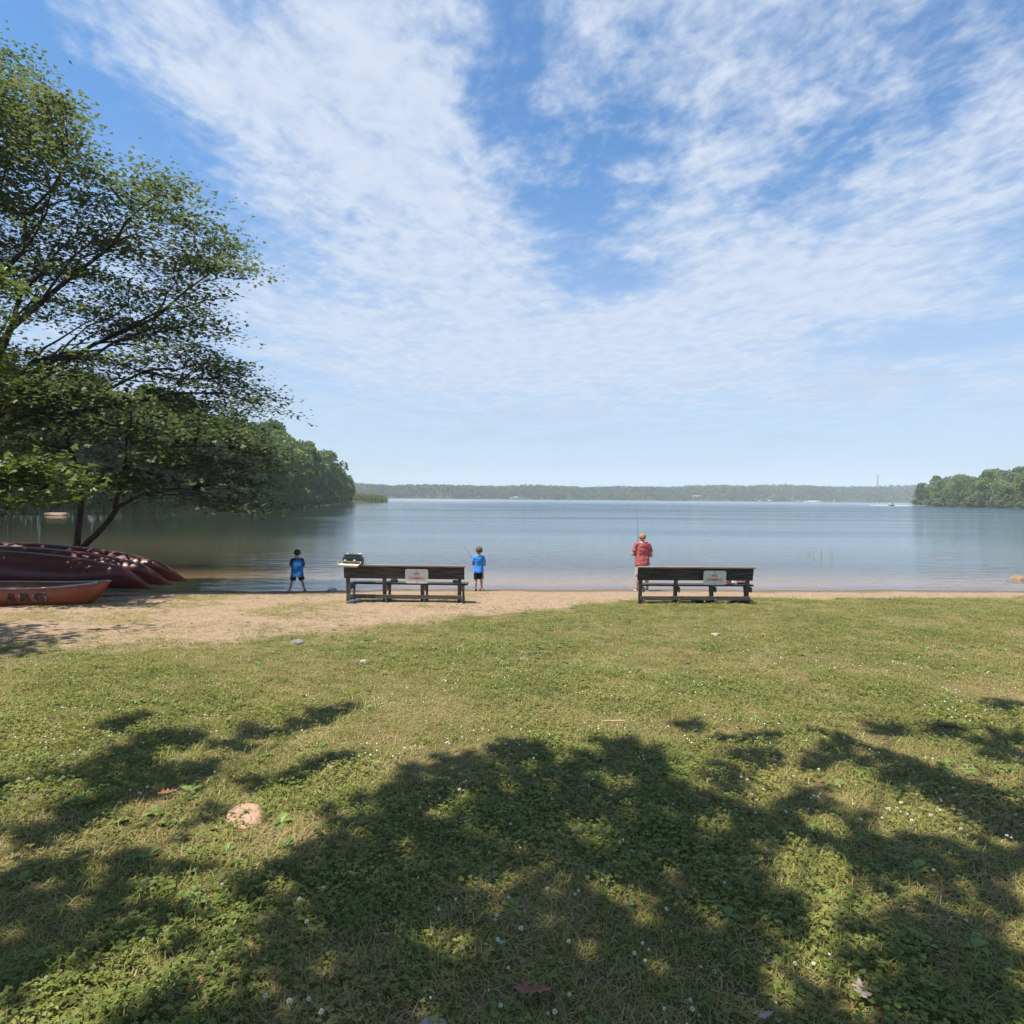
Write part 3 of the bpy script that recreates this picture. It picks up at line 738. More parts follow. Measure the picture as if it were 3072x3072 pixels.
SUN_GAPS = [[(-0.6, 2.99), (-0.59, 2.93), (-0.67, 2.92), (-0.73, 2.92), (-0.8, 2.98), (-0.76, 3.04), (-0.7, 3.05), (-0.62, 3.05)], [(-0.07, 3.66), (-0.12, 3.58), (-0.18, 3.56), (-0.25, 3.6), (-0.28, 3.65), (-0.28, 3.73), (-0.19, 3.74), (-0.11, 3.71)], [(-0.45, 3.24), (-0.44, 3.19), (-0.49, 3.17), (-0.53, 3.18), (-0.58, 3.24), (-0.56, 3.3), (-0.51, 3.31), (-0.45, 3.3)], [(0.5, 3.45), (0.44, 3.35), (0.38, 3.34), (0.32, 3.36), (0.3, 3.45), (0.32, 3.55), (0.41, 3.56), (0.48, 3.55)], [(0.26, 3.26), (0.23, 3.21), (0.19, 3.2), (0.15, 3.2), (0.15, 3.25), (0.16, 3.3), (0.2, 3.32), (0.23, 3.31)], [(0.92, 3.05), (0.88, 2.97), (0.84, 2.96), (0.81, 2.99), (0.78, 3.04), (0.83, 3.12), (0.88, 3.13), (0.93, 3.11)], [(1.22, 3.41), (1.13, 3.33), (1.05, 3.27), (0.99, 3.31), (1.01, 3.41), (1.03, 3.48), (1.14, 3.55), (1.19, 3.5)], [(-0.09, 2.53), (-0.13, 2.48), (-0.19, 2.44), (-0.26, 2.47), (-0.27, 2.53), (-0.27, 2.58), (-0.2, 2.62), (-0.15, 2.59)], [(-0.16, 2.34), (-0.17, 2.29), (-0.2, 2.25), (-0.24, 2.27), (-0.28, 2.33), (-0.26, 2.39), (-0.22, 2.43), (-0.17, 2.4)], [(0.09, 2.76), (0.08, 2.72), (0.05, 2.71), (0.02, 2.73), (-0.01, 2.75), (0.02, 2.8), (0.05, 2.81), (0.08, 2.79)], [(0.2, 2.96), (0.18, 2.92), (0.15, 2.89), (0.13, 2.92), (0.11, 2.96), (0.12, 2.99), (0.16, 3.02), (0.19, 3.0)], [(0.25, 4.09), (0.2, 4.03), (0.13, 4.02), (0.05, 4.03), (0.05, 4.08), (0.06, 4.14), (0.14, 4.15), (0.19, 4.14)], [(0.82, 4.02), (0.8, 3.95), (0.73, 3.92), (0.68, 3.96), (0.64, 4.01), (0.7, 4.08), (0.76, 4.12), (0.82, 4.08)]]

Lp, cent = [], []
rs = np.random.default_rng(5)
for k_, poly in enumerate(SHADE_POLYS):
    pa = np.array(poly); lo_, hi_ = pa.min(0) - .08, pa.max(0) + .08
    n = int(330 * np.prod(hi_ - lo_))
    q = rs.uniform(lo_, hi_, (n, 2)) 
    q = q[in_poly(q[:, 0], q[:, 1], poly)] + rs.normal(0, .035, (1, 2))
    keep = np.ones(len(q), bool)
    if k_ == 0:
        for gp in SUN_GAPS:
            keep &= ~(in_poly(q[:, 0], q[:, 1], gp) & (rs.uniform(0, 1, len(q)) < .93))
    # leaves hang in clumps
    cl = .5 + .5 * np.sin(q[:, 0] * 11 + 2 * np.sin(q[:, 1] * 7)) * np.cos(q[:, 1] * 12 + 2 * np.sin(q[:, 0] * 6))
    keep &= rs.uniform(0, 1, len(q)) < .42 + .58 * cl
    q = q[keep] + rs.normal(0, .045, (int(keep.sum()), 2))
    if len(q) < 3: continue
    base_h = rs.uniform(6.3, 7.6)
    hgt = base_h + .35 * np.sin(q[:, 0] * 1.7 + k_) + rs.normal(0, .14, len(q))
    t = hgt / SUN_DIR.z
    Lp.append(np.stack([q[:, 0] + SUN_DIR.x * t, q[:, 1] + SUN_DIR.y * t, 1.05 + hgt], 1))
    m_ = Lp[-1].mean(0)
    cent.append((m_[0], m_[1], m_[2]))
    if len(q) > 600:
        for c_ in Lp[-1][::max(1, len(q) // 9)]: cent.append(tuple(c_))
# the rest of the crown: behind and to the left of the shading boughs, out over the path
extra = np.stack([rs.normal(OAK[0] - .5, 2.6, 5200), rs.normal(OAK[1] - .6, 2.3, 5200), rs.uniform(6.2, 12.5, 5200)], 1)
extra = extra[extra[:, 1] < -1.2]
Lp.append(extra)
extra2 = np.stack([rs.uniform(-4.5, .8, 6500), rs.uniform(-4.5, -.4, 6500), rs.uniform(7.0, 11.0, 6500)], 1)  # unseen leaves added to cut sky light and deepen the shade on the lawn
Lp.append(extra2 + .25 * np.sin(extra2[:, [1, 2, 0]] * 5))
P = np.concatenate(Lp)
rt = rand_rot(len(P), .5, rs)
v, f, vr = stamp(MAPLE_V, MAPLE_F, P, rt, .17 * rs.uniform(.7, 1.25, len(P)), rs.uniform(0, 1, len(P)))
link('crown', mesh_np('crown', v, f, vr), M['maple_leaf'], oak)
bm = bmesh.new(); tube(bm, limb_pts((OAK[0], OAK[1], zo - .1), (OAK[0] + .3, OAK[1] + .4, 6.6), 0, 7, .03), rad_line(.36, .22, 7), 12)
obj_bm('trunk', bm, M['bark'], oak, True)
for k, (cx, cy_, ch) in enumerate(cent):
    if k % 2 == 0 or k < 14:
        b = (OAK[0] + rs.uniform(-.1, .4), OAK[1] + rs.uniform(0, .5), rs.uniform(4.6, 6.2))
        bm = bmesh.new(); tube(bm, limb_pts(b, (cx, cy_, ch), .06, 9, .06), rad_line(.055, .008, 9), 6)
        obj_bm('limb', bm, M['bark'], oak, True)

# ------------------------------------------------------------------ woods: single trees, three crown shapes each with its trunk
def crown_mesh(name, w, h, lobes, per, card, seed):
    r = np.random.default_rng(seed)
    V, F, A = [], [], []; off = 0
    for i in range(lobes):
        # lobes sit on an egg-shaped crown
        th = r.uniform(0, 2 * np.pi); ph = r.uniform(-1.05, 1.0)
        rr = math.sqrt(max(.15, 1 - (ph * .92) ** 2)) * r.uniform(.55, 1.0)
        c = np.array([math.cos(th) * rr * w * .40, math.sin(th) * rr * w * .40, h * (.52 + ph * .36)])
        lr = w * r.uniform(.13, .24)
        d = r.normal(0, 1, (per, 3)); d /= np.linalg.norm(d, axis=1)[:, None]
        d[:, 2] = np.where(d[:, 2] < -.35, -d[:, 2], d[:, 2])
        p = c + d * lr * r.uniform(.75, 1.1, (per, 1)) * np.array([1, 1, .72])
        rt = rand_rot(per, None, r)
        v, f, va = stamp(CARD_V, CARD_F, p, rt, card * r.uniform(.6, 1.3, per), np.clip(r.uniform(0, 1) * .7 + r.uniform(0, .3, per), 0, 1))
        V.append(v); F.append(f + off); A.append(va); off += len(v)
    return mesh_np(name, np.concatenate(V), np.concatenate(F), np.concatenate(A))
def trunk_mesh(name, h, r0):
    bm = bmesh.new()
    tube(bm, [(0, 0, -.6), (.1, 0, h * .3), (-.1, .15, h * .6), (0, 0, h * .85)], [r0, r0 * .8, r0 * .5, r0 * .15], 7)
    me = bpy.data.meshes.new(name); bm.to_mesh(me); bm.free()
    me.materials.append(M['bark'])
    return me
CROWNS = [crown_mesh('crown', 10.5, 15.5, 46, 95, .62, 1), crown_mesh('crown', 12, 14.0, 52, 90, .66, 2), crown_mesh('crown', 8.5, 16.5, 40, 95, .58, 3), crown_mesh('crown', 10, 13.0, 44, 90, .62, 4)]
for c_ in CROWNS: c_.materials.append(M['far_leaf'])
BUSH = crown_mesh('crown', 6.5, 5.0, 26, 80, .42, 8); BUSH.materials.append(M['far_leaf'])
TRUNKS = [trunk_mesh('trunk', 13.5, .3), trunk_mesh('trunk', 4.0, .12)]
def wood_tree(x, y, s, label, group, bush=False, k=None, sz=1.0):
    t = empty('bush' if bush else 'leafy_tree', (x, y, gz(x, y) - .1), rng.uniform(0, 6.28), label, 'bush' if bush else 'tree', group)
    c_ = bpy.data.objects.new('crown', BUSH if bush else CROWNS[k if k is not None else rng.integers(0, 4)])
    COL.objects.link(c_); c_.parent = t
    r_ = bpy.data.objects.new('trunk', TRUNKS[1 if bush else 0]); COL.objects.link(r_); r_.parent = t
    t.scale = (s, s, s * sz * (1.0 if bush else 1.2 + .14 * min(1, max(0, (y - 150) / 80)) * (x < 0)) * (1 - .42 * min(1, max(0, (y - 262) / 42)) * (x < 0)))
    return t
_ORD = 'first second third fourth fifth sixth seventh eighth ninth tenth eleventh twelfth thirteenth fourteenth fifteenth sixteenth seventeenth eighteenth nineteenth twentieth'.split()
_ORD += ['twenty-' + w for w in _ORD[:9]] + ['thirtieth'] + ['thirty-' + w for w in _ORD[:9]]
def relabel(objs, text):
    objs = sorted(objs, key=lambda o: -o.location.y)
    n_ = len(objs)
    for i, o in enumerate(objs):
        if i < (n_ + 1) // 2: o['label'] = text % (_ORD[i], 'far')
        else: o['label'] = text % (_ORD[n_ - 1 - i], 'near')
def shore_at(y): return float(interp(y, LEFT))
GL = 'trees of the wooded shore across the cove'
y = 46.0
while y < 304:
    x0 = shore_at(y)
    wood_tree(x0 - 5.0 + rng.uniform(-1, 1), y, rng.uniform(.88, 1.08), 'leafy tree at the edge of the water on the wooded left shore', GL)
    wood_tree(x0 - 15 + rng.uniform(-2, 2), y + rng.uniform(-3, 3), rng.uniform(1.08, 1.3), 'taller leafy tree behind the front row on the left shore', GL)
    wood_tree(x0 - 27 + rng.uniform(-2, 2), y + rng.uniform(-3, 3), rng.uniform(1.15, 1.4), 'treetop rising at the back of the wood on the left shore', GL)
    y += 7.5 + max(0, y - 78) * .018
y = 44.0
while y < 300:
    x0 = shore_at(y)
    if True:
        wood_tree(x0 - 1.2 + rng.uniform(-.6, .6), y, rng.uniform(.55, 1.1), 'low round bush overhanging the waterline of the left shore', 'bushes along the left shore', True)
    y += 4.2 + max(0, y - 80) * .02
for y in np.arange(58, 140, 4.6):
    x0 = shore_at(y)
    wood_tree(x0 - 10 + rng.uniform(-1, 1), y, rng.uniform(.9, 1.1), 'leafy tree at the edge of the water on the wooded left shore', GL)
    wood_tree(x0 - 2.5 + rng.uniform(-.6, .6), y + 2, rng.uniform(.9, 1.3), 'low round bush overhanging the waterline of the left shore', 'bushes along the left shore', True)
wood_tree(-82, 352, .75, 'small round bush behind the reed bed at the tip of the left shore', None, True)
GR = 'trees of the wooded point on the right'
for row, (ofs, s0, lab) in enumerate([(5, .88, 'leafy tree at the water on the wooded right point'), (16, 1.0, 'taller leafy tree in the second row of the right point'),
                                      (30, 1.05, 'leafy tree high on the wooded slope of the right point'), (46, 1.1, 'treetop along the ridge of the wooded right point')]):
    y = 262.0
    while y < 432 + ofs * .3:
        x0 = float(interp(y, RIGHT))
        wood_tree(x0 + ofs + rng.uniform(-2, 2), y + rng.uniform(-3, 3), s0 * rng.uniform(.85, 1.12), lab, GR)
        y += 8.5
for y in np.arange(300, 430, 8):
    wood_tree(float(interp(y, RIGHT)) + .8, y + rng.uniform(-2, 2), rng.uniform(.6, 1.0), 'low bush hanging over the waterline of the right point', 'bushes along the right point', True)

_by = {}
for o in list(COL.objects):
    if o.get('group') in (GL, GR, 'bushes along the left shore', 'bushes along the right point'):
        _by.setdefault(o['label'], []).append(o)
_TXT = {'leafy tree at the edge of the water on the wooded left shore': 'leafy tree, %s from the %s end of the left shore front row',
        'taller leafy tree behind the front row on the left shore': 'taller tree, %s from the %s end of the left shore second row',
        'treetop rising at the back of the wood on the left shore': 'treetop, %s from the %s end of the left shore back row',
        'leafy tree at the water on the wooded right point': 'leafy tree, %s from the %s end of the right point front row',
        'taller leafy tree in the second row of the right point': 'taller tree, %s from the %s end of the right point second row',
        'leafy tree high on the wooded slope of the right point': 'slope tree, %s from the %s end of the right point third row',
        'treetop along the ridge of the wooded right point': 'ridge treetop, %s from the %s end of the right point',
        'low round bush overhanging the waterline of the left shore': 'low waterline bush, %s from the %s end of the left shore',
        'low bush hanging over the waterline of the right point': 'low waterline bush, %s from the %s end of the right point'}
for lab, objs in _by.items():
    relabel(objs, _TXT[lab])

# far wood: one mass of crowns
n = 8200
fx = rng.uniform(-900, 1750, n); fd = rng.uniform(0, 1, n) ** 1.25 * 420 + 4
fy = far_y(fx) + fd
fz = ht(fx, fy)
crs = rng.uniform(5.5, 9.0, n)
hh_ = np.where(fd < 30, rng.uniform(8, 14, n), rng.uniform(12, 25, n))
per = 34
V, F, A = [], [], []
d = rng.normal(0, 1, (n, per, 3)); d /= np.linalg.norm(d, axis=2)[:, :, None]
d[:, :, 2] = np.abs(d[:, :, 2]) * 1.25 - .35
p = np.stack([fx, fy, fz + hh_ * .68], 1)[:, None, :] + d * crs[:, None, None] * rng.uniform(.5, .78, (n, per, 1))
p[:, :, 2] = np.where(d[:, :, 2] < 0, p[:, :, 2] - rng.uniform(0, .55, (n, per)) * hh_[:, None], p[:, :, 2])
tone = np.repeat(rng.uniform(0, 1, n), per) * .85 + rng.uniform(0, .15, n * per)
v, f, va = stamp(np.array([(-.5, -.4, 0), (.5, -.45, .1), (.45, .5, 0), (-.4, .45, -.1)]), np.array([[0, 1, 2, 3]]), p.reshape(-1, 3), rand_rot(n * per), 2.6 * rng.uniform(.6, 1.3, n * per), tone)
fw = link('far_wood', mesh_np('far_wood', v, f, va), M['wood_leaf'])
tag(fw, 'hazy wooded hills along the far side of the lake', None, None, 'stuff')

# ------------------------------------------------------------------ benches
def make_bench(loc, rotz, label, tilt=10, L=2.66):
    t = empty('park_bench', loc, rotz, label, 'bench', 'weathered plank benches facing the lake')
    kx_ = L / 2.66
    lean = Matrix.Rotation(R(tilt), 3, 'X')          # the back leans towards the lawn (-y)
    box('backrest', (0, -.075, .665), (L, .04, .275), M['weathered_wood'], t, .006, lean)
    box('top_rail', (0.01, -.105, .822), (L + .02, .15, .034), M['cap_wood'], t, .006)
    box('seat', (.07, .17, .405), (L - .02, .30, .04), M['weathered_wood'], t, .006)
    box('bottom_rail', (0, -.085, .135), (L - .14, .04, .088), M['rail_wood'], t, .006)
    for fx_ in (-1.25 * kx_, -.44 * kx_, .40 * kx_, 1.22 * kx_):
        s = 1 if fx_ < 1 else -1
        bm = bmesh.new()
        # rear post: splayed back at the top
        vs = add_box(bm, (fx_, -.04, .39), (.082, .045, .80))
        for v_ in vs:
            v_.co.y -= (v_.co.z - .05) * math.tan(R(tilt)) * .55 - .045
        bmesh.ops.bevel(bm, geom=list(bm.edges), offset=.005, segments=1, affect='EDGES')
        obj_bm('rear_post', bm, M['weathered_post'], t)
        bm = bmesh.new()
        vs = add_box(bm, (fx_ + .062 * 1, .24, .235), (.04, .085, .33))
        for v_ in vs:
            v_.co.y += (.235 - v_.co.z) * -.25
        bmesh.ops.bevel(bm, geom=list(bm.edges), offset=.005, segments=1, affect='EDGES')
        obj_bm('front_leg', bm, M['weathered_post'], t)
        bm = bmesh.new()
        vs = add_box(bm, (fx_ + .063, .115, .325), (.038, .44, .115))
        for v_ in vs:                                 # the lower front corner of the brace is cut off
            if v_.co.z < .3 and v_.co.y > .2: v_.co.z += .05; v_.co.y -= .03
        bmesh.ops.bevel(bm, geom=list(bm.edges), offset=.004, segments=1, affect='EDGES')
        obj_bm('seat_brace', bm, M['weathered_post'], t)
        box('foot_board', (fx_ + .062, .11, .055), (.04, .52, .13), M['weathered_post'], t, .006)
    return t

B1 = (-2.36, 13.95); B2 = (4.075, 14.05)
z1 = gz(*B1) - .01; z2 = gz(*B2) - .01
bench1 = make_bench((*B1, z1), R(-1.2), 'weathered wooden bench with an open tackle box on the left end of its back')
bench2 = make_bench((*B2, z2), R(2.0), 'weathered wooden bench with a pink cloth and a strapped bag on its seat', L=2.585)

def text_mesh(s, size, mat, parent, loc, rot, name='lettering', ext=.0015, sx=1.0, bold=.0):
    cu = bpy.data.curves.new(name, 'FONT')
    cu.body = s; cu.size = size; cu.align_x = 'CENTER'; cu.align_y = 'CENTER'
    cu.extrude = ext; cu.offset = bold; cu.resolution_u = 3
    tmp = bpy.data.objects.new('tmp_text', cu)
    COL.objects.link(tmp)
    dg = bpy.context.evaluated_depsgraph_get()
    me = bpy.data.meshes.new_from_object(tmp.evaluated_get(dg))
    bpy.data.objects.remove(tmp, do_unlink=True); bpy.data.curves.remove(cu)
    o = link(name, me, mat, parent)
    o.location = loc; o.rotation_euler = rot; o.scale = (sx, 1, 1)
    return o

def make_sign(bench, lx, label, tilt=10):
    w = bench.matrix_basis @ Vector((lx, -.105, .60))
    t = empty('sign', w, bench.rotation_euler.z, label, 'sign', 'no swimming signs screwed to the bench backs')
    t.rotation_euler.x = R(-tilt * -.0) + R(5)
    bm = bmesh.new()
    W_, H_, r_ = .505, .318, .045
    pts = []
    for cx, cz, a0 in ((W_/2 - r_, H_/2 - r_, 0), (-W_/2 + r_, H_/2 - r_, 90), (-W_/2 + r_, -H_/2 + r_, 180), (W_/2 - r_, -H_/2 + r_, 270)):
        for k in range(6):
            a = R(a0 + k * 18)
            pts.append((cx + math.cos(a) * r_, cz + math.sin(a) * r_))
    f0 = [bm.verts.new((x, -.032, z)) for x, z in pts]
    f1 = [bm.verts.new((x, -.029, z)) for x, z in pts]
    bm.faces.new(f0[::-1]); bm.faces.new(f1)
    for k in range(len(pts)):
        bm.faces.new((f0[k], f0[(k + 1) % len(pts)], f1[(k + 1) % len(pts)], f1[k]))
    bmesh.ops.recalc_face_normals(bm, faces=list(bm.faces))
    obj_bm('panel', bm, M['sign_white'], t)
    for z_ in (.115, -.115):
        bm = bmesh.new()
        bmesh.ops.create_cone(bm, cap_ends=True, segments=10, radius1=.012, radius2=.009, depth=.012, matrix=Matrix.Translation((0, -.037, z_)) @ Matrix.Rotation(R(90), 4, 'X'))
        obj_bm('bolt', bm, M['steel'], t, True)
    text_mesh('NO', .088, M['sign_red'], t, (0, -.0335, .048), (R(90), 0, 0), sx=.95, bold=.003)
    text_mesh('SWIMMING', .088, M['sign_red'], t, (0, -.0335, -.045), (R(90), 0, 0), sx=.80, bold=.001)
    return t
make_sign(bench1, .29, 'white no swimming sign on the bench with the tackle box')
make_sign(bench2, .41, 'white no swimming sign on the bench with the pink cloth')

def on(bench, p):
    return bench.matrix_basis @ Vector(p)
# tackle box on the end of the first bench back
tb_ = empty('tackle_box', on(bench1, (-1.12, -.09, .84)), bench1.rotation_euler.z + R(2), 'dark tackle box with its pale lid open on the bench back', 'tackle box')
box('body', (0, .03, .065), (.42, .22, .13), M['box_dark'], tb_, .012)
box('tray', (-.02, .05, .152), (.39, .17, .036), M['box_dark'], tb_, .006)
box('tray', (-.02, .07, .196), (.375, .14, .034), M['box_dark'], tb_, .006)
box('rim', (0, .03, .136), (.45, .245, .012), M['box_dark'], tb_, .003)
bm = bmesh.new()
op = [(-.24, 0), (.24, 0), (.25, .05), (.21, .17), (-.21, .17), (-.25, .05)]
lo = [bm.verts.new((x * .88, -y * .92 - .01, -.055)) for x, y in op]
hi = [bm.verts.new((x, -y, .0)) for x, y in op]
bm.faces.new(lo)
for k in range(6): bm.faces.new((lo[k], lo[(k + 1) % 6], hi[(k + 1) % 6], hi[k]))
lid = obj_bm('lid', bm, M['tray_tan'], tb_)
sm = lid.modifiers.new('s', 'SOLIDIFY'); sm.thickness = .007
lid.location = (-.055, -.085, .075); lid.rotation_euler = (R(24), R(2), 0)
for sx_ in (-.10, .10):
    box('latch', (-.055 + sx_, -.092, .095), (.05, .02, .02), M['white_paper'], tb_, .004)
t = empty('fishing_lure', on(bench1, (-1.17, -.02, .84 + .214)), 0, 'small green lure packet lying on top of the tackle box', 'fishing lure')
bm = bmesh.new(); ellipsoid(bm, (0, 0, .014), (.035, .018, .014)); ellipsoid(bm, (-.035, 0, .028), (.016, .010, .016)); obj_bm('lure_body', bm, M['green_plastic'], t, True)
bm = bmesh.new(); tube(bm, [(.03, 0, .012), (.05, .0, .016), (.06, .0, .03)], .003, 5); obj_bm('hook', bm, M['steel'], t)
for px2, w_ in ((-1.27, .035), (-.99, .075)):
    o = box('paper_packet', on(bench1, (px2, -.02, .84 + .214 + .008)), (w_, .06, .014), M['white_paper'], None, .003)
    tag(o, 'wide white packet at the right end of the tackle box trays' if w_ > .05 else 'narrow white packet at the left end of the tackle box trays', 'packet', 'packets on the tackle box')

# things on the first bench seat
def cap_shape(name, loc, label, cat, mat):
    t = empty(name, loc, R(20), label, cat)
    bm = bmesh.new()
    vs = ellipsoid(bm, (0, 0, .0), (.095, .085, .085))
    for v_ in vs: v_.co.z = max(v_.co.z, 0)
    obj_bm('crown_panel', bm, mat, t, True)
    bm = bmesh.new()
    vs = ellipsoid(bm, (-.10, -.01, .012), (.075, .07, .010)); obj_bm('brim', bm, mat, t, True)
    return t
cap_shape('cap', on(bench1, (-.27, .17, .426)), 'dark cap lying on the seat of the first bench', 'cap', M['cloth_black'])
t = empty('paper_plate', on(bench1, (.27, .17, .426)), 0, 'white paper plate on the bench seat below the sign', 'plate')
bm = bmesh.new()
rg = [[bm.verts.new((math.cos(a * math.tau / 20) * r_, math.sin(a * math.tau / 20) * r_, z_)) for a in range(20)] for r_, z_ in ((.05, .004), (.075, .006), (.10, .020), (.11, .018))]
bm.faces.new(rg[0])
for i in range(3):
    for k in range(20): bm.faces.new((rg[i][k], rg[i][(k + 1) % 20], rg[i + 1][(k + 1) % 20], rg[i + 1][k]))
obj_bm('dish', bm, M['white_paper'], t, True)
t = empty('bait_box', on(bench1, (1.12, .16, .426)), 0, 'small dark bait box with pale lid at the right end of the bench seat', 'box')
box('body', (0, 0, .028), (.13, .10, .055), M['box_dark'], t, .008); box('lid', (0, 0, .062), (.138, .108, .014), M['stone_grey'], t, .004)

# things on the second bench
t = empty('cloth', on(bench2, (.80, .16, .426)), 0, 'crumpled pink and white cloth on the bench seat', 'cloth')
bm = bmesh.new()
vs = ellipsoid(bm, (0, 0, .065), (.115, .09, .085), None, 4)
for v_ in vs:
    q = v_.co; k = 1 + .22 * math.sin(q.x * 55 + q.z * 30) * math.cos(q.y * 60 + q.x * 20) + .12 * math.sin(q.z * 90)
    v_.co = Vector((q.x * k, q.y * k, max(.001, q.z * (1 + .25 * math.sin(q.x * 40 + 1)))))
obj_bm('fold', bm, M['pink_cloth'], t, True)
bm = bmesh.new()
vs = ellipsoid(bm, (.09, -.02, .03), (.06, .06, .03), None, 3)
for v_ in vs: v_.co.z = max(.001, v_.co.z * (1 + .35 * math.sin(v_.co.x * 70)))
obj_bm('fold', bm, M['white_paper'], t, True)
t = empty('bag', on(bench2, (1.10, .16, .426)), 0, 'small maroon bag with a stiff looped strap on the bench seat', 'bag')
bm = bmesh.new()
vs = ellipsoid(bm, (.05, 0, .03), (.13, .06, .036), None, 3)
for v_ in vs:
    if v_.co.x > .05: v_.co.z += (v_.co.x - .05) * .25 * abs(math.sin(v_.co.x * 50))
    v_.co.z = max(.001, v_.co.z)
obj_bm('pouch', bm, M['bag_maroon'], t, True)
bm = bmesh.new(); tube(bm, [(-.01, 0, .04), (-.07, 0, .075), (-.115, .0, .10), (-.155, .01, .085), (-.165, .0, .04), (-.16, 0, .008)], .009, 7); obj_bm('strap', bm, M['bag_maroon'], t, True)
bm = bmesh.new(); tube(bm, [(.07, 0, .05), (.05, 0, .085), (.035, 0, .10)], [.014, .011, .006], 6); obj_bm('flap', bm, M['bag_maroon'], t, True)

# ------------------------------------------------------------------ shoes
def shoe_mesh(L, w, h, open_top=True):
    bm = bmesh.new()
    st = [(-.5, .62, .72), (-.40, .86, .92), (-.22, .88, 1.0), (0, .82, .85), (.18, .92, .58), (.34, .95, .42), (.45, .70, .32), (.5, .35, .20)]
    rings = []
    for (y, a, b) in st:
        ring = []
        for k in range(12):
            an = k / 12 * math.tau
            x = math.cos(an) * w * .5 * a; z = math.sin(an)
            z = (h * b * (z if z > 0 else z * .02)) + .0
            ring.append(bm.verts.new((x, y * L, z + .012)))
        rings.append(ring)
    for i in range(len(rings) - 1):
        for k in range(12): bm.faces.new((rings[i][k], rings[i][(k + 1) % 12], rings[i + 1][(k + 1) % 12], rings[i + 1][k]))
    bm.faces.new(rings[0][::-1]); bm.faces.new(rings[-1])
    return bm
def sole_mesh(L, w, th):
    bm = bmesh.new()
    out = [(-.5, .25), (-.46, .36), (-.3, .42), (0, .38), (.2, .46), (.36, .46), (.47, .32), (.52, .12)]
    pts = [(a * w, y * L) for y, a in out] + [(-a * w, y * L) for y, a in out[::-1]]
    lo = [bm.verts.new((x, y, 0)) for x, y in pts]; hi = [bm.verts.new((x * 1.02, y * 1.01, th)) for x, y in pts]
    bm.faces.new(lo[::-1]); bm.faces.new(hi)
    for k in range(len(pts)): bm.faces.new((lo[k], lo[(k + 1) % len(pts)], hi[(k + 1) % len(pts)], hi[k]))
    bmesh.ops.recalc_face_normals(bm, faces=list(bm.faces))
    return bm
def loose_shoe(x, y, rz, L, label, group, upper, sole):
    t = empty('shoe', (x, y, gz(x, y) + .004), rz, label, 'shoe', group)
    obj_bm('upper', shoe_mesh(L, L * .4, L * .36), upper, t, True)
    obj_bm('sole', sole_mesh(L, L * .42, .022), sole, t)
    return t
xb, yb = B2
loose_shoe(xb + .12, yb + .16, R(35), .30, 'dark sneaker under the second bench, the left one of the bigger pair', 'shoes left under the benches', M['shoe_dark'], M['shoe_dark'])
loose_shoe(xb + .36, yb + .17, R(-20), .30, 'dark sneaker under the second bench, the right one of the bigger pair', 'shoes left under the benches', M['shoe_dark'], M['sole_white'])
loose_shoe(xb + .96, yb + .22, R(70), .21, 'small dark shoe near the right end of the second bench, left of its pair', 'shoes left under the benches', M['shoe_dark'], M['sandal_grey'])
loose_shoe(xb + 1.12, yb + .18, R(95), .21, 'small dark shoe near the right end of the second bench, right of its pair', 'shoes left under the benches', M['shoe_dark'], M['sandal_grey'])
loose_shoe(-3.45, 13.55, R(75), .22, 'navy shoe lying in the grass below the tackle box, the nearer of two', 'navy shoes by the first bench', M['shoe_navy'], M['sandal_grey'])
loose_shoe(-3.36, 13.66, R(110), .22, 'navy shoe lying just behind its partner below the tackle box', 'navy shoes by the first bench', M['shoe_navy'], M['sandal_grey'])

# ------------------------------------------------------------------ canoes and the orange boat
def hull_mesh(L, B, D, bow, flat=.0, pw=2.3, rake=.12, stem=.80, n=37, m_=15, fine=2.4):
    """open hull, keel down, bow towards +x; returns bmesh plus both gunwale lines"""
    bm = bmesh.new()
    rows = []
    for i in range(n):
        t = -1 + 2 * i / (n - 1)
        hb = B / 2 * max(0.0, 1 - abs(t) ** fine) ** .85
        sh = D + bow * abs(t) ** 4
        e_ = max(0.0, (abs(t) - stem) / (1 - stem))
        keel = .006 * abs(t) ** 3 * L + (sh - .01) * .93 * e_ ** 2.2
        row = []
        for k in range(m_):
            s = -1 + 2 * k / (m_ - 1)
            a = abs(s)
            # superellipse section
            ang = a * math.pi / 2
            yy = hb * math.sin(ang) ** (2 / pw); zz = keel + (sh - keel) * (1 - math.cos(ang) ** (2 / pw))
            x = t * L / 2 * (1 + (rake * (zz / sh) if abs(t) > .0 else 0) * abs(t) ** 6)
            row.append(bm.verts.new((x, math.copysign(yy, s) if s else 0, zz)))
        rows.append(row)
    for i in range(n - 1):
        for k in range(m_ - 1):
            bm.faces.new((rows[i][k], rows[i + 1][k], rows[i + 1][k + 1], rows[i][k + 1]))
    bmesh.ops.remove_doubles(bm, verts=list(bm.verts), dist=.0008)
    g0 = [tuple(r[0].co) for r in rows if r[0].is_valid]; g1 = [tuple(r[-1].co) for r in rows if r[-1].is_valid]
    return bm, g0, g1
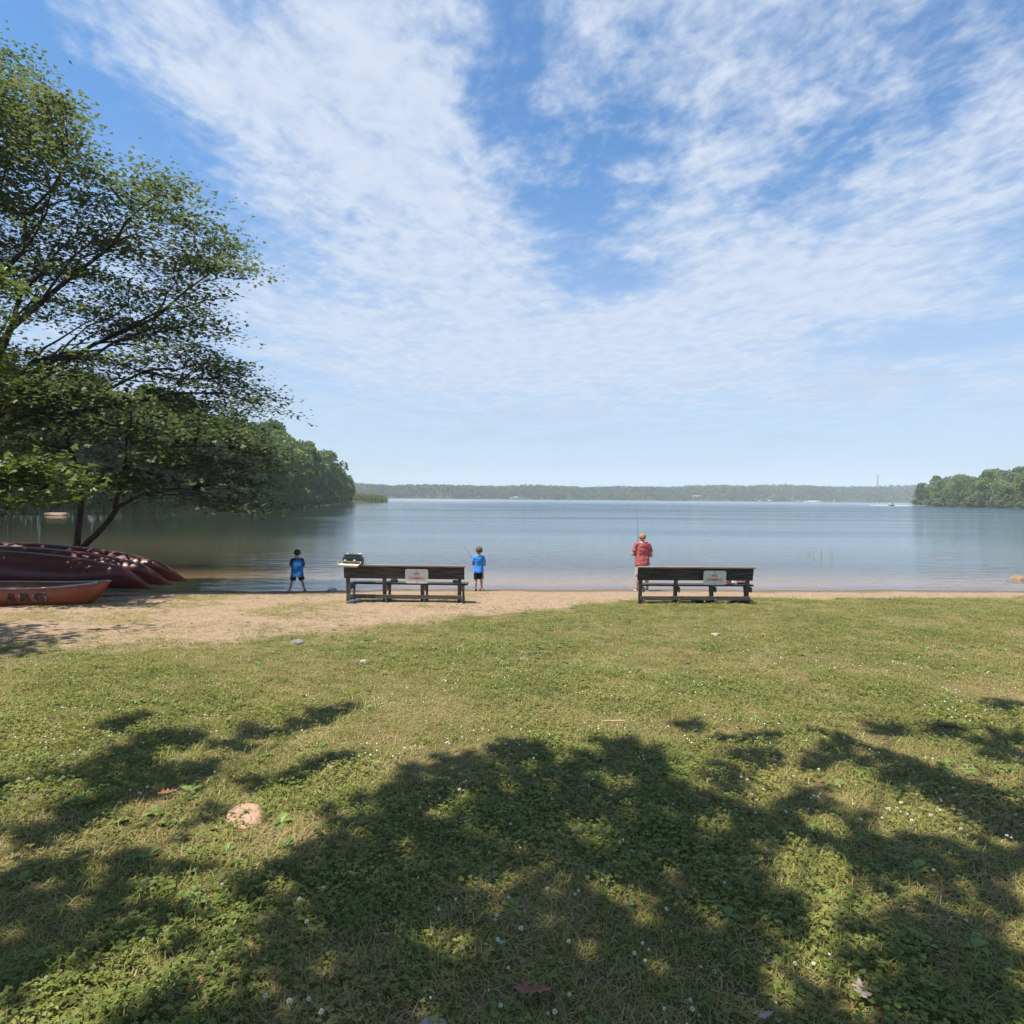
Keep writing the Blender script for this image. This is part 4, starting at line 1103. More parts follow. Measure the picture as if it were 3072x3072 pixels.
def canoe(loc, rx, rz, label, ry=0.0, L=5.0):
    t = empty('canoe', loc, rz, label, 'canoe', 'overturned red canoes by the shore')
    t.rotation_euler = (rx, ry, rz)
    bm, g0, g1 = hull_mesh(L, .92, .37, .22)
    h = obj_bm('hull', bm, M['canoe_red'], t, True)
    s = h.modifiers.new('s', 'SOLIDIFY'); s.thickness = .008
    for gl_ in (g0, g1):
        bm = bmesh.new(); tube(bm, gl_, .013, 6); obj_bm('gunwale', bm, M['canoe_trim'], t, True)
    bm = bmesh.new(); tube(bm, [(x, 0, .03 * abs(2 * x / L) ** 3 * L * .2 - .004) for x in np.linspace(-.88 * L / 2, .88 * L / 2, 15)], (.012, .008), 6); obj_bm('keel_strip', bm, M['canoe_trim'], t, True)
    box('thwart', (0, 0, .35), (.06, .88, .02), M['twig'], t, .004)
    for sx_ in (-1.15, 1.25): box('seat', (sx_, 0, .27), (.24, .62, .03), M['canoe_trim'], t, .006)
    return t
# keel up: turn half over, then lean the bottom towards the lawn
canoe((-11.42, 14.95, gz(-10.9, 14.9) + .90), R(180 + 34), R(1.5), 'overturned red canoe nearest the lawn, right behind the orange boat', R(5.0))
canoe((-11.36, 15.62, gz(-10.9, 15.6) + 1.0), R(180 + 36), R(2.0), 'overturned red canoe in the middle of the row of three', R(5.5))
canoe((-11.30, 16.25, gz(-10.9, 16.2) + 1.10), R(180 + 36), R(2.5), 'overturned red canoe nearest the water with the farthest reaching tip', R(6.0))

ob = empty('rowing_boat', (-10.72, 13.25, gz(-10, 13.2) - .02), R(1.5), 'orange boat with grey gunwale lying upright in front of the red canoes', 'boat')
bm, g0, g1 = hull_mesh(4.1, 1.05, .40, .10, pw=4.2, rake=.10, fine=3.4, stem=.86)
h = obj_bm('hull', bm, M['boat_orange'], ob, True)
s = h.modifiers.new('s', 'SOLIDIFY'); s.thickness = .012
for gl_ in (g0, g1):
    bm = bmesh.new(); tube(bm, gl_, (.022, .028), 8, up=(0, 0, 1)); obj_bm('gunwale', bm, M['boat_grey'], ob, True)
for sx_ in (-1.2, 0, 1.15): box('thwart', (sx_, 0, .30), (.24, .92, .03), M['boat_grey'], ob, .006)
for ch, xx, ww, mt_ in (('B', .60, .20, 'ink'), ('R', .86, .25, 'ink'), ('G', 1.15, .27, 'ink')):
    o = text_mesh(ch, .24, M[mt_], ob, (xx, -.542 + .035 * max(0, xx - .6), .215), (R(90 - 10), 0, R(4 if xx > .8 else 1)), 'lettering', .004, ww / .17, .004)
    if ch != 'B':
        o2 = text_mesh(ch, .275, M['chalk'], ob, (xx - .012, -.536 + .035 * max(0, xx - .6), .225), (R(90 - 10), 0, R(4 if xx > .8 else 1)), 'lettering_outline', .003, ww / .165, .007)

# ------------------------------------------------------------------ stones, sticks, dead leaves
def stone(name, x, y, r, mat, label, seed, cat='stone', sink=.3, group=None, lowz=None):
    rr = np.random.default_rng(seed)
    bm = bmesh.new()
    vs = ellipsoid(bm, (0, 0, 0), (1, 1, 1), None, 3)
    ph = rr.uniform(0, 6, 6)
    for v_ in vs:
        q = v_.co.copy()
        k = 1 + .13 * math.sin(q.x * 2.6 + ph[0]) * math.cos(q.y * 2.3 + ph[1]) + .08 * math.sin(q.z * 4.2 + ph[2] + q.x * 3) + .04 * math.sin(q.y * 9 + ph[3]) * math.sin(q.x * 8 + ph[4])
        q.x = math.copysign(abs(q.x) ** .85, q.x)
        v_.co = Vector((q.x * k * r[0], q.y * k * r[1], max(-.6, min(q.z * k, .82)) * r[2]))
    o = obj_bm(name, bm, mat, None, True)
    o.location = (x, y, (gz(x, y) if lowz is None else lowz) + r[2] * (1 - 2 * sink) * .8)
    o.rotation_euler = (0, 0, rr.uniform(-.4, .4))
    return tag(o, label, cat, group)
stone('flat_rock', -1.48, 3.52, (.105, .14, .030), M['stone_pink'], 'flat pinkish rock set in the lawn at the edge of the shade', 1, sink=.35)
stone('stone', -.245, 2.01, (.045, .05, .03), M['stone_pale'], 'pale stone at the very bottom of the lawn below the dead leaf', 2)
stone('stone', -3.0, 8.84, (.10, .13, .035), M['stone_grey'], 'flat grey stone near the sandy edge of the lawn', 3)
stone('stone', -1.75, 7.51, (.055, .06, .04), M['stone_pale'], 'small white stone out in the left of the lawn', 4)
stone('stone', 3.21, 9.87, (.06, .07, .03), M['stone_pale'], 'small white stone in the lawn below the second bench', 5)
stone('stone', -5.35, 18.85, (.13, .12, .07), M['stone_pale'], 'pale stone at the waterline left of the first bench', 6)
stone('boulder', 19.15, 23.6, (.42, .36, .26), M['boulder_brown'], 'brown boulder standing in shallow water at the right edge', 7, 'boulder', .45, None, -.10)
stone('boulder', -60.0, 83.5, (1.7, 1.0, .36), M['boulder_brown'], 'flat boulder low in the water off the left shore', 8, 'boulder', .4, None, 0.0)
stone('stone', -1.08, 13.6, (.035, .035, .02), M['stone_pale'], 'pebble beside the right foot of the first bench', 9)

def oak_leaf(x, y, L, mat, label, rz, seed, up=.03):
    rr = np.random.default_rng(seed)
    bm = bmesh.new()
    half = []
    for i in range(15):
        t = i / 14
        w = .30 * math.sin(math.pi * min(1, t * .92 + .06)) ** .8 * (1 + .55 * math.cos(t * 6.0 * math.tau / 2 * 1.3)) * .75 + .012
        half.append((t, w))
    mid = [bm.verts.new(((t - .5) * L, 0, up * L * (t - .5) ** 2 * 6 + .006)) for t, w in half]
    for sgn in (1, -1):
        ed = [bm.verts.new(((t - .5 + .04 * math.sin(t * 20)) * L, sgn * w * L, up * L * (t - .5) ** 2 * 6 + w * L * rr.uniform(.15, .55) + .004)) for t, w in half]
        for i in range(14):
            q = (mid[i], mid[i + 1], ed[i + 1], ed[i])
            bm.faces.new(q if sgn > 0 else q[::-1])
    o = obj_bm('fallen_leaf', bm, mat, None)
    o.location = (x, y, gz(x, y) + .034); o.rotation_euler = (R(rr.uniform(-12, 12)), R(rr.uniform(-12, 12)), rz)
    return tag(o, label, 'leaf', 'dead leaves lying on the lawn')
oak_leaf(.09, 2.16, .125, M['dead_leaf'], 'reddish brown oak leaf lying in the dark shade at the bottom', R(-15), 3)
oak_leaf(1.23, 2.16, .10, M['pale_leaf'], 'pale pinkish leaf standing in the clover at the lower right', R(70), 4)
oak_leaf(.86, 2.06, .05, M['pale_leaf'], 'small pale leaf scrap near the bottom edge, left of the pale pinkish leaf', R(10), 5)
oak_leaf(-2.05, 3.75, .10, M['dead_leaf'], 'brown curled leaf above left of the pink rock', R(20), 6)
oak_leaf(2.55, 3.12, .055, M['dead_leaf'], 'small brown leaf in the shade at right', R(40), 7)
bm = bmesh.new(); tube(bm, limb_pts((-.09, 0, 0), (.10, -.05, .01), .02, 6, .12), [.008, .009, .008, .007, .006, .003], 6)
o = obj_bm('stick', bm, M['twig'], None, True); o.location = (.86, 5.15, gz(.86, 5.15) + .05); tag(o, 'short reddish stick lying in the sunlit lawn', 'stick')

# ------------------------------------------------------------------ people
def figure(name, loc, rz, label, P, mats):
    t = empty(name, loc, rz, label, 'person')
    H = P['H']; k = H / 1.78
    hip, kn, an = P['hip'], P['knee'], P['ankle']
    sh, nk, hd, hr = P['shoulder'], P['neck'], P['head'], P['hr']
    sw, wb, hw = P['sw'], P['waist'], P['hipw']
    fl, fr_ = P['feet']                       # foot x,y left and right
    el, er = P['elbow']; hl_, hrr = P['hand']
    bm = bmesh.new()
    # trunk
    tube(bm, [(0, 0, hip - .10 * k), (0, .0, hip), (0, .01, hip + .16 * k), (0, .0, (hip + sh) / 2 + .08 * k), (0, -.005, sh - .06 * k), (0, -.01, sh + .02 * k), (0, -.01, nk + .01)],
         [(hw * .8, hw * .6), (hw, hw * .68), (wb, wb * .70), (sw * .86, sw * .58), (sw * .88, sw * .52), (sw * .60, sw * .40), (hr * .62, hr * .60)], 18, up=(1, 0, 0))
    tube(bm, [(0, -.01, nk - .02), (0, .0, nk + .04 * k), (0, .012, hd - hr * .55)], [hr * .62, hr * .56, hr * .60], 14, up=(1, 0, 0))
    for s, (fx_, fy_) in ((-1, fl), (1, fr_)):
        kx = (s * hw * .52 + fx_) / 2
        tube(bm, [(s * hw * .50, 0, hip + .02), (s * hw * .52 * .6 + kx * .4, .012, (hip + kn) / 2 + .05), (kx, .02 + fy_ * .5, kn), (kx * .6 + fx_ * .4, fy_ * .7 - .012, kn * .68), (fx_, fy_, an), (fx_, fy_, an * .5)],
             [hw * .50, hw * .46, P['calf'] * .98, P['calf'], P['calf'] * .62, P['calf'] * .62], 14, up=(1, 0, 0))
        tube(bm, [(fx_ * 1.0, fy_ - .06 * k, an * .42), (fx_ + s * .012, fy_ + .05 * k, an * .42), (fx_ + s * .03, fy_ + .17 * k, an * .26)], [(.034 * k, .034 * k), (.042 * k, .034 * k), (.036 * k, .020 * k)], 12, up=(1, 0, 0))
    for s, e, h_ in ((-1, Vector(el), Vector(hl_)), (1, Vector(er), Vector(hrr))):
        S = Vector((s * sw * .86, -.01, sh - .01 * k)); ar = P['arm']
        tube(bm, [S - Vector((s * .05 * k, 0, 0)), S, S.lerp(e, .5), e], [ar * 1.15, ar * 1.2, ar, ar * .82], 12, up=(0, 1, 0))
        d = (h_ - e).normalized()
        tube(bm, [e - d * ar * .3, e + d * (h_ - e).length * .3, h_], [ar * .82, ar * .86, ar * .52], 12, up=(0, 0, 1))
        # palm and five curled fingers round the rod
        inw = Vector((-s, 0, 0)); inw = (inw - d * inw.dot(d)).normalized(); upv = d.cross(inw).normalized()
        if upv.z < 0: upv = -upv
        pl = h_ + d * .045 * k
        tube(bm, [h_ - d * .01, pl, pl + d * .045 * k], [(.026 * k, .018 * k), (.040 * k, .016 * k), (.040 * k, .013 * k)], 10, up=tuple(upv))
        for q, (o_, ln) in enumerate(((.030, .064), (.010, .073), (-.010, .068), (-.029, .052))):
            b = pl + d * .040 * k + upv * o_ * k
            l = ln * k
            tube(bm, [b, b + d * l * .45 + inw * l * .10, b + d * l * .60 + inw * l * .50, b + d * l * .30 + inw * l * .80], [.0088 * k, .0085 * k, .0080 * k, .0068 * k], 8, up=tuple(upv))
        tb0 = h_ + d * .02 * k + upv * .022 * k
        tube(bm, [tb0, tb0 + upv * .028 * k + d * .018 * k + inw * .012 * k, tb0 + upv * .036 * k + d * .038 * k + inw * .035 * k], [.011 * k, .0105 * k, .0085 * k], 8, up=tuple(inw))
    # head
    hy = P.get('turn', 0.0)
    HR = Matrix.Rotation(hy, 3, 'Z')
    hc = Vector((0, .015, hd))
    def HP(x, y, z): return hc + HR @ Vector((x, y, z)) * hr
    ellipsoid(bm, HP(0, -.06, .10), (hr * .80, hr * .96, hr * .92), HR)
    ellipsoid(bm, HP(0, .14, -.42), (hr * .60, hr * .72, hr * .62), HR)
    tube(bm, [HP(0, .86, .10), HP(0, 1.02, -.12), HP(0, 1.08, -.26), HP(0, .88, -.32)], [hr * .09, hr * .12, hr * .16, hr * .10], 8, up=(1, 0, 0))
    ellipsoid(bm, HP(0, .80, -.56), (hr * .26, hr * .12, hr * .07), HR)
    ellipsoid(bm, HP(0, .76, -.66), (hr * .22, hr * .12, hr * .07), HR)
    ellipsoid(bm, HP(0, .60, -.88), (hr * .26, hr * .24, hr * .18), HR)
    for s in (-1, 1):
        ellipsoid(bm, HP(s * .83, -.05, -.10), (hr * .09, hr * .20, hr * .28), HR @ Matrix.Rotation(s * .35, 3, 'Z'))
        ellipsoid(bm, HP(s * .34, .78, .16), (hr * .26, hr * .12, hr * .08), HR)
    body = obj_bm('body', bm, M[mats['skin']], t, True)
    rm = body.modifiers.new('r', 'REMESH'); rm.mode = 'VOXEL'; rm.voxel_size = .0056 * (1 if k > .9 else .82)
    rm.use_smooth_shade = True
    sm_ = body.modifiers.new('s', 'SMOOTH'); sm_.iterations = 3; sm_.factor = .5
    for s in (-1, 1):
        bm = bmesh.new(); ellipsoid(bm, HP(s * .34, .80, -.02), (hr * .12, hr * .09, hr * .08), HR, 2); obj_bm('eye', bm, M['eye'], t, True)
    # hair: a cap over the back and top of the skull
    bm = bmesh.new()
    vs = ellipsoid(bm, (0, 0, 0), (1, 1, 1), None, 4)
    kill = []
    for v_ in vs:
        q = v_.co
        if q.z < -.30 - .42 * max(0, -q.y) + P.get('hairline', 0) or (q.y > .42 and q.z < .52) or (q.y > .25 and q.z < .05): kill.append(v_)
    bmesh.ops.delete(bm, geom=kill, context='VERTS')
    hth = P.get('hair', .1)
    for v_ in bm.verts:
        q = v_.co
        lum = 1 + .035 * math.sin(q.x * 9 + q.z * 7) * math.cos(q.y * 8) + .02 * math.sin(q.x * 23 + q.y * 19 + q.z * 17)
        v_.co = HP(q.x * (.82 + hth) * lum, -.06 + q.y * (.97 + hth) * lum, .10 + q.z * (.93 + hth * 1.1) * lum)
    ho = obj_bm('hair', bm, M[mats['hair']], t, True)
    s_ = ho.modifiers.new('s', 'SOLIDIFY'); s_.thickness = -.02 * k; s_.offset = 0
    # shirt
    hem = P['hem']; slv = P['sleeve']
    bm = bmesh.new()
    a1 = 1.10
    tube(bm, [(0, .0, hem), (0, .0, hem + .05 * k), (0, .01, hip + .18 * k), (0, .0, (hip + sh) / 2 + .08 * k), (0, -.005, sh - .06 * k), (0, -.01, sh + .035 * k), (0, -.012, nk - .012 * k)],
         [(P['hemw'] * 1.02, P['hemw'] * .80), (P['hemw'] * 1.0, P['hemw'] * .80), (max(wb * 1.13, P['hemw'] * .88), max(wb, P['hemw'] * .8) * .74), (sw * .93, sw * .64), (sw * .95, sw * .58), (sw * .66, sw * .46), (hr * .82, hr * .78)], 24, up=(1, 0, 0))
    for s, e in ((-1, Vector(el)), (1, Vector(er))):
        S = Vector((s * sw * .84, -.01, sh - .012 * k)); ar = P['arm']
        E = S.lerp(e, slv)
        tube(bm, [S - Vector((s * .08 * k, 0, -.0 * k)), S, S.lerp(E, .6), E], [ar * 1.45, ar * 1.5, ar * 1.40, ar * 1.46], 14, up=(0, 1, 0))
    shirt = obj_bm('shirt', bm, M[mats['shirt']], t, True)
    rm = shirt.modifiers.new('r', 'REMESH'); rm.mode = 'VOXEL'; rm.voxel_size = .0085 * (1 if k > .9 else .85); rm.use_smooth_shade = True
    sm_ = shirt.modifiers.new('s', 'SMOOTH'); sm_.iterations = 4; sm_.factor = .5
    tx = bpy.data.textures.new('folds', 'CLOUDS'); tx.noise_scale = .085 * k; tx.noise_depth = 2
    dm = shirt.modifiers.new('d', 'DISPLACE'); dm.texture = tx; dm.strength = .034 * k; dm.mid_level = .38
    # shorts
    bm = bmesh.new()
    tube(bm, [(0, 0, hip - .12 * k), (0, 0, hip - .03 * k), (0, .005, hip + .05 * k)], [(hw * .96, hw * .70), (hw * 1.02, hw * .70), (hw * .92, hw * .62)], 20, up=(1, 0, 0))
    for s, (fx_, fy_) in ((-1, fl), (1, fr_)):
        kx = (s * hw * .52 + fx_) / 2
        f = (hip - P['short']) / (hip - kn)
        ex = s * hw * .52 + (kx - s * hw * .52) * f
        tube(bm, [(s * hw * .52, 0, hip), (s * hw * .53, .006, hip - .10 * k), (ex, .012 + fy_ * .5 * f, P['short'])], [hw * .56, hw * .57, hw * P.get('leg_flare', .58)], 16, up=(1, 0, 0))
    so = obj_bm('shorts', bm, M[mats['shorts']], t, True)
    rm = so.modifiers.new('r', 'REMESH'); rm.mode = 'VOXEL'; rm.voxel_size = .0085 * (1 if k > .9 else .85); rm.use_smooth_shade = True
    sm_ = so.modifiers.new('s', 'SMOOTH'); sm_.iterations = 2
    dm = so.modifiers.new('d', 'DISPLACE'); dm.texture = tx; dm.strength = .016 * k; dm.mid_level = .4
    # shoes
    for s, (fx_, fy_), tr_ in ((-1, fl, P.get('toe', (.12, -.12))[0]), (1, fr_, P.get('toe', (.12, -.12))[1])):
        L = .155 * H
        for nm_, b_, mt_ in (('shoe', shoe_mesh(L, L * .40, L * .36), mats['shoe']), ('sole', sole_mesh(L, L * .43, L * .10), mats['sole'])):
            if nm_ == 'shoe':
                so_ = obj_bm('shoe', b_, M[mt_], t, True)
                so_.location = (fx_, fy_ + L * .22, 0); so_.rotation_euler = (0, 0, tr_)
            else:
                obj_bm('sole', b_, M[mt_], so_)
    return t

MAN = dict(H=1.78, hip=.92, knee=.49, ankle=.085, shoulder=1.45, neck=1.51, head=1.652, hr=.113, sw=.215, waist=.185, hipw=.18, calf=.058, arm=.053,
           feet=((-.15, .0), (.17, .0)), elbow=((-.29, .02, 1.115), (.295, .02, 1.09)), hand=((-.09, .27, 1.15), (.02, .31, 1.10)), hem=.80, hemw=.225, sleeve=.66, short=.50, hair=.045, hairline=.10)
mx_, my_ = 4.02, 19.42
figure('person', (mx_, my_, gz(mx_, my_) - .005), R(2), 'man in a maroon t-shirt and tan shorts fishing at the waterline', MAN,
       dict(skin='skin', hair='hair_sandy', shirt='shirt_red', shorts='shorts_tan', shoe='shoe_dark', sole='sole_white'))
BOY = dict(H=1.32, hip=.66, knee=.36, ankle=.07, shoulder=1.03, neck=1.085, head=1.215, hr=.098, sw=.150, waist=.122, hipw=.125, calf=.040, arm=.036,
           feet=((-.085, .0), (.10, .0)), elbow=((-.19, .0, .80), (.195, .0, .79)), hand=((-.10, .19, .80), (-.06, .22, .76)), hem=.555, hemw=.152, sleeve=.70, short=.365, hair=.16, turn=R(38), leg_flare=.62, toe=(.1, -.6))
bx2, by2 = -.98, 18.85
figure('person', (bx2, by2, gz(bx2, by2) - .004), R(0), 'boy in a bright blue t-shirt and black shorts standing right of the tackle box bench', BOY,
       dict(skin='skin_boy', hair='hair_brown', shirt='shirt_blue', shorts='shorts_black_tan', shoe='shoe_dark', sole='shoe_dark'))
BOY2 = dict(H=1.25, hip=.60, knee=.335, ankle=.07, shoulder=.96, neck=1.015, head=1.145, hr=.095, sw=.155, waist=.128, hipw=.135, calf=.040, arm=.037,
            feet=((-.205, -.03), (.205, .05)), elbow=((-.19, .05, .76), (.195, .05, .75)), hand=((-.12, .22, .78), (-.02, .25, .77)), hem=.455, hemw=.178, sleeve=.72, short=.36, hair=.15, turn=R(4), leg_flare=.66, toe=(-.5, .3))
bx3, by3 = -6.30, 18.55
figure('person', (bx3, by3, gz(bx3, by3) - .004), R(14), 'boy in a dark and light blue tie-dye t-shirt standing with feet apart at the water', BOY2,
       dict(skin='skin_boy', hair='hair_dark', shirt='shirt_tie_dye', shorts='cloth_black', shoe='sandal_grey', sole='sandal_grey'))

def rod(loc, tip, label, r0, mat, reel=True):
    a = Vector(loc); b = Vector(tip)
    t = empty('fishing_rod', a, 0, label, 'fishing rod', 'fishing rods held by the anglers')
    d = b - a
    bm = bmesh.new()
    n = 10
    tube(bm, [d * (i / (n - 1)) + Vector((0, .05 * d.length * (i / (n - 1)) ** 2.4, -.02 * d.length * (i / (n - 1)) ** 2.4)) for i in range(n)], [r0 * (1 - .75 * i / (n - 1)) for i in range(n)], 6)
    obj_bm('blank', bm, M[mat], t, True)
    bm = bmesh.new(); tube(bm, [d.normalized() * -.16, d.normalized() * .14], [r0 * 2.1, r0 * 1.9], 10); obj_bm('grip', bm, M['shoe_dark'], t, True)
    bm = bmesh.new(); bmesh.ops.create_cone(bm, cap_ends=True, segments=14, radius1=.028, radius2=.024, depth=.045, matrix=Matrix.Translation((0, .045, .0)) @ Matrix.Rotation(R(90), 4, 'Y')); obj_bm('reel', bm, M['steel'], t, True)
    for i in (3, 5, 7, 9):
        bm = bmesh.new(); p = d * (i / 9) + Vector((0, .05 * d.length * (i / 9) ** 2.4, -.02 * d.length * (i / 9) ** 2.4))
        bmesh.ops.create_cone(bm, cap_ends=False, segments=8, radius1=.010, radius2=.010, depth=.006, matrix=Matrix.Translation(p + Vector((0, .012, 0)))); obj_bm('line_guide', bm, M['steel'], t)
    return t
zm = gz(mx_, my_); zb2 = gz(bx2, by2)
rod((mx_ - .055, my_ + .37, zm + 1.13), (mx_ + .045, my_ + 1.05, zm + 2.57), 'long dark fishing rod held almost upright by the man', .0125, 'rod_black')
rod((bx2 - .12, by2 + .29, zb2 + .79), (bx2 - .50, by2 + .55, zb2 + 1.36), 'short fishing rod held by the boy in bright blue', .0085, 'rod_black')

# ------------------------------------------------------------------ lawn: clover, grass, dry thatch, weeds (one object each)
def frus_grid(y0, y1, st, margin=1.0):
    xs_ = np.arange(-15.5, 15.6, st); ys_ = np.arange(y0, y1 + 1e-6, st)
    X, Y = np.meshgrid(xs_, ys_)
    ny_, nx_ = X.shape
    id_ = np.arange(nx_ * ny_).reshape(ny_, nx_)
    q = np.stack([id_[:-1, :-1], id_[:-1, 1:], id_[1:, 1:], id_[1:, :-1]], -1).reshape(-1, 4)
    cx = X.ravel()[q].mean(1); cy_ = Y.ravel()[q].mean(1)
    q = q[np.abs(cx) < .84 * cy_ + margin]
    used = np.unique(q); re = np.full(nx_ * ny_, -1); re[used] = np.arange(len(used))
    X = X.ravel()[used]; Y = Y.ravel()[used]
    return X, Y, re[q]
LX, LY, LQ = frus_grid(1.0, 18.6, .16)
LZ = ht(LX, LY)
def fnoise(x, y, s, seed):
    r = np.random.default_rng(seed); v = 0; a = 1.0; tot = 0
    for o in range(4):
        p = r.uniform(0, 6.28, 6); th = r.uniform(0, 6.28, 3)
        for i in range(3):
            v = v + a / 3 * np.sin((x * np.cos(th[i]) + y * np.sin(th[i])) * s * (1 + .37 * i) + p[i] + 1.3 * np.sin((x * np.sin(th[i]) - y * np.cos(th[i])) * s * .6 + p[i + 3]))
        tot += a * .6; a *= .6; s *= 2.0
    return v / tot
SAND = sandness(LX, LY)
WORN = np.clip(fnoise(LX, LY, .95, 41) * 2.0 - .55, 0, 1)
GREEN = np.clip(.55 + .85 * fnoise(LX, LY, 1.5, 3) - .5 * WORN, 0, 1)          # clover vs dry grass

def src_coll(name, meshes, mat):
    c = bpy.data.collections.new(name)
    for i, me_ in enumerate(meshes):
        me_.materials.append(mat)
        o = bpy.data.objects.new(name + '_piece', me_)
        c.objects.link(o)
    return c
def scatter(name, coll, dens, smin, smax, seed, label, lift=0.0, tilt=.12):
    me_ = mesh_np(name, np.stack([LX, LY, LZ + lift], 1), LQ)
    a_ = me_.attributes.new('dens', 'FLOAT', 'POINT')
    a_.data.foreach_set('value', dens.astype(np.float32))
    o = link(name, me_)
    ng = bpy.data.node_groups.new(name, 'GeometryNodeTree')
    ng.interface.new_socket('Geometry', in_out='INPUT', socket_type='NodeSocketGeometry')
    ng.interface.new_socket('Geometry', in_out='OUTPUT', socket_type='NodeSocketGeometry')
    q = G(ng)
    gi = q.n('NodeGroupInput'); go = q.n('NodeGroupOutput')
    na = q.n('GeometryNodeInputNamedAttribute', data_type='FLOAT'); na.inputs['Name'].default_value = 'dens'
    dp = q.n('GeometryNodeDistributePointsOnFaces', distribute_method='RANDOM')
    ng.links.new(gi.outputs[0], dp.inputs['Mesh'])
    ng.links.new(na.outputs['Attribute'], dp.inputs['Density'])
    dp.inputs['Seed'].default_value = seed
    ci = q.n('GeometryNodeCollectionInfo'); ci.inputs['Collection'].default_value = coll
    ci.inputs['Separate Children'].default_value = True; ci.inputs['Reset Children'].default_value = True
    ip = q.n('GeometryNodeInstanceOnPoints'); ip.inputs['Pick Instance'].default_value = True
    rr = q.n('FunctionNodeRandomValue', data_type='FLOAT_VECTOR')
    rr.inputs[0].default_value = (-tilt, -tilt, 0); rr.inputs[1].default_value = (tilt, tilt, 6.283)
    rs_ = q.n('FunctionNodeRandomValue', data_type='FLOAT'); rs_.inputs[2].default_value = smin; rs_.inputs[3].default_value = smax
    ng.links.new(dp.outputs['Points'], ip.inputs['Points'])
    ng.links.new(ci.outputs[0], ip.inputs['Instance'])
    ng.links.new(rr.outputs[0], ip.inputs['Rotation'])
    ng.links.new(rs_.outputs[1], ip.inputs['Scale'])
    ng.links.new(ip.outputs[0], go.inputs[0])
    md = o.modifiers.new('scatter', 'NODES'); md.node_group = ng
    return tag(o, label, None, None, 'stuff')

def clover_patch(seed, rad=.075, n=20):
    r = np.random.default_rng(seed)
    lf = np.array([(0, 0, 0), (.42, .34, .03), (.44, .72, .02), (.12, .96, -.03), (-.12, .96, -.03), (-.44, .72, .02), (-.42, .34, .03)]) * (1, 1, 1)
    V, F, A = [], [], []; off = 0
    for i in range(n):
        a = r.uniform(0, 6.28); d = rad * math.sqrt(r.uniform(0, 1))
        c = np.array([math.cos(a) * d, math.sin(a) * d, r.uniform(.014, .042)])
        sz = r.uniform(.0075, .0130)
        T = rand_rot(1, .38, r)[0]; vv = r.uniform(0, 1)
        for k in range(3):
            th = k * 2.094; Rz = np.array([[math.cos(th), -math.sin(th), 0], [math.sin(th), math.cos(th), 0], [0, 0, 1]])
            q = (lf * sz) @ Rz.T
            q[:, 2] += .18 * np.linalg.norm(q[:, :2], axis=1)
            V.append(q @ T.T + c); F.append(np.arange(7)[None] + off); A.append(np.full(7, vv)); off += 7
    return mesh_np('clover_patch', np.concatenate(V), np.concatenate(F), np.concatenate(A))
def blade_patch(seed, n, rad, l0, l1, w, lie):
    r = np.random.default_rng(seed)
    V, F, A = [], [], []
    for i in range(n):
        a = r.uniform(0, 6.28); d = rad * math.sqrt(r.uniform(0, 1)); b = np.array([math.cos(a) * d, math.sin(a) * d, 0])
        az = r.uniform(0, 6.28); el = r.uniform(*lie); L = r.uniform(l0, l1)
        dr = np.array([math.cos(az) * math.cos(el), math.sin(az) * math.cos(el), math.sin(el)])
        sd = np.array([-math.sin(az), math.cos(az), 0]) * w * r.uniform(.7, 1.3)
        m1 = b + dr * L * .5; tp = b + dr * L + np.array([0, 0, -L * .28])
        tp[2] = max(tp[2], .002)
        o = len(V)
        V += [b - sd, b + sd, m1 + sd * .8, m1 - sd * .8, tp + sd * .15, tp - sd * .15]
        F += [[o, o + 1, o + 2, o + 3], [o + 3, o + 2, o + 4, o + 5]]
        A += [r.uniform(0, 1)] * 6
    A = np.array(A); A = np.repeat(A[::6], 6)
    return mesh_np('blades', np.array(V), np.array(F), A)
def weed_rosette(seed, n, L, wd):
    r = np.random.default_rng(seed)
    V, F, A = [], [], []
    for i in range(n):
        az = i * 2.4 + r.uniform(-.3, .3); l = L * r.uniform(.6, 1.15); el = r.uniform(.12, .75)
        st = [(0, .10), (.2, .35), (.45, .9), (.7, 1.0), (.9, .55), (1.0, .05)]
        o = len(V)
        for t_, w_ in st:
            rr_ = t_ * l; z = math.sin(el) * rr_ - .55 * l * t_ ** 2.2 * .6 + .012
            c = np.array([math.cos(az) * rr_ * math.cos(el * .7), math.sin(az) * rr_ * math.cos(el * .7), max(z, .008)])
            s_ = np.array([-math.sin(az), math.cos(az), 0]) * w_ * wd * l
            up_ = np.array([0, 0, .25 * w_ * wd * l])
            V += [c - s_ + up_, c, c + s_ + up_]
        for k in range(len(st) - 1):
            F += [[o + 3 * k, o + 3 * k + 1, o + 3 * k + 4, o + 3 * k + 3], [o + 3 * k + 1, o + 3 * k + 2, o + 3 * k + 5, o + 3 * k + 4]]
        A += [r.uniform(0, 1)] * (3 * len(st))
    return mesh_np('weed', np.array(V), np.array(F), np.array(A))

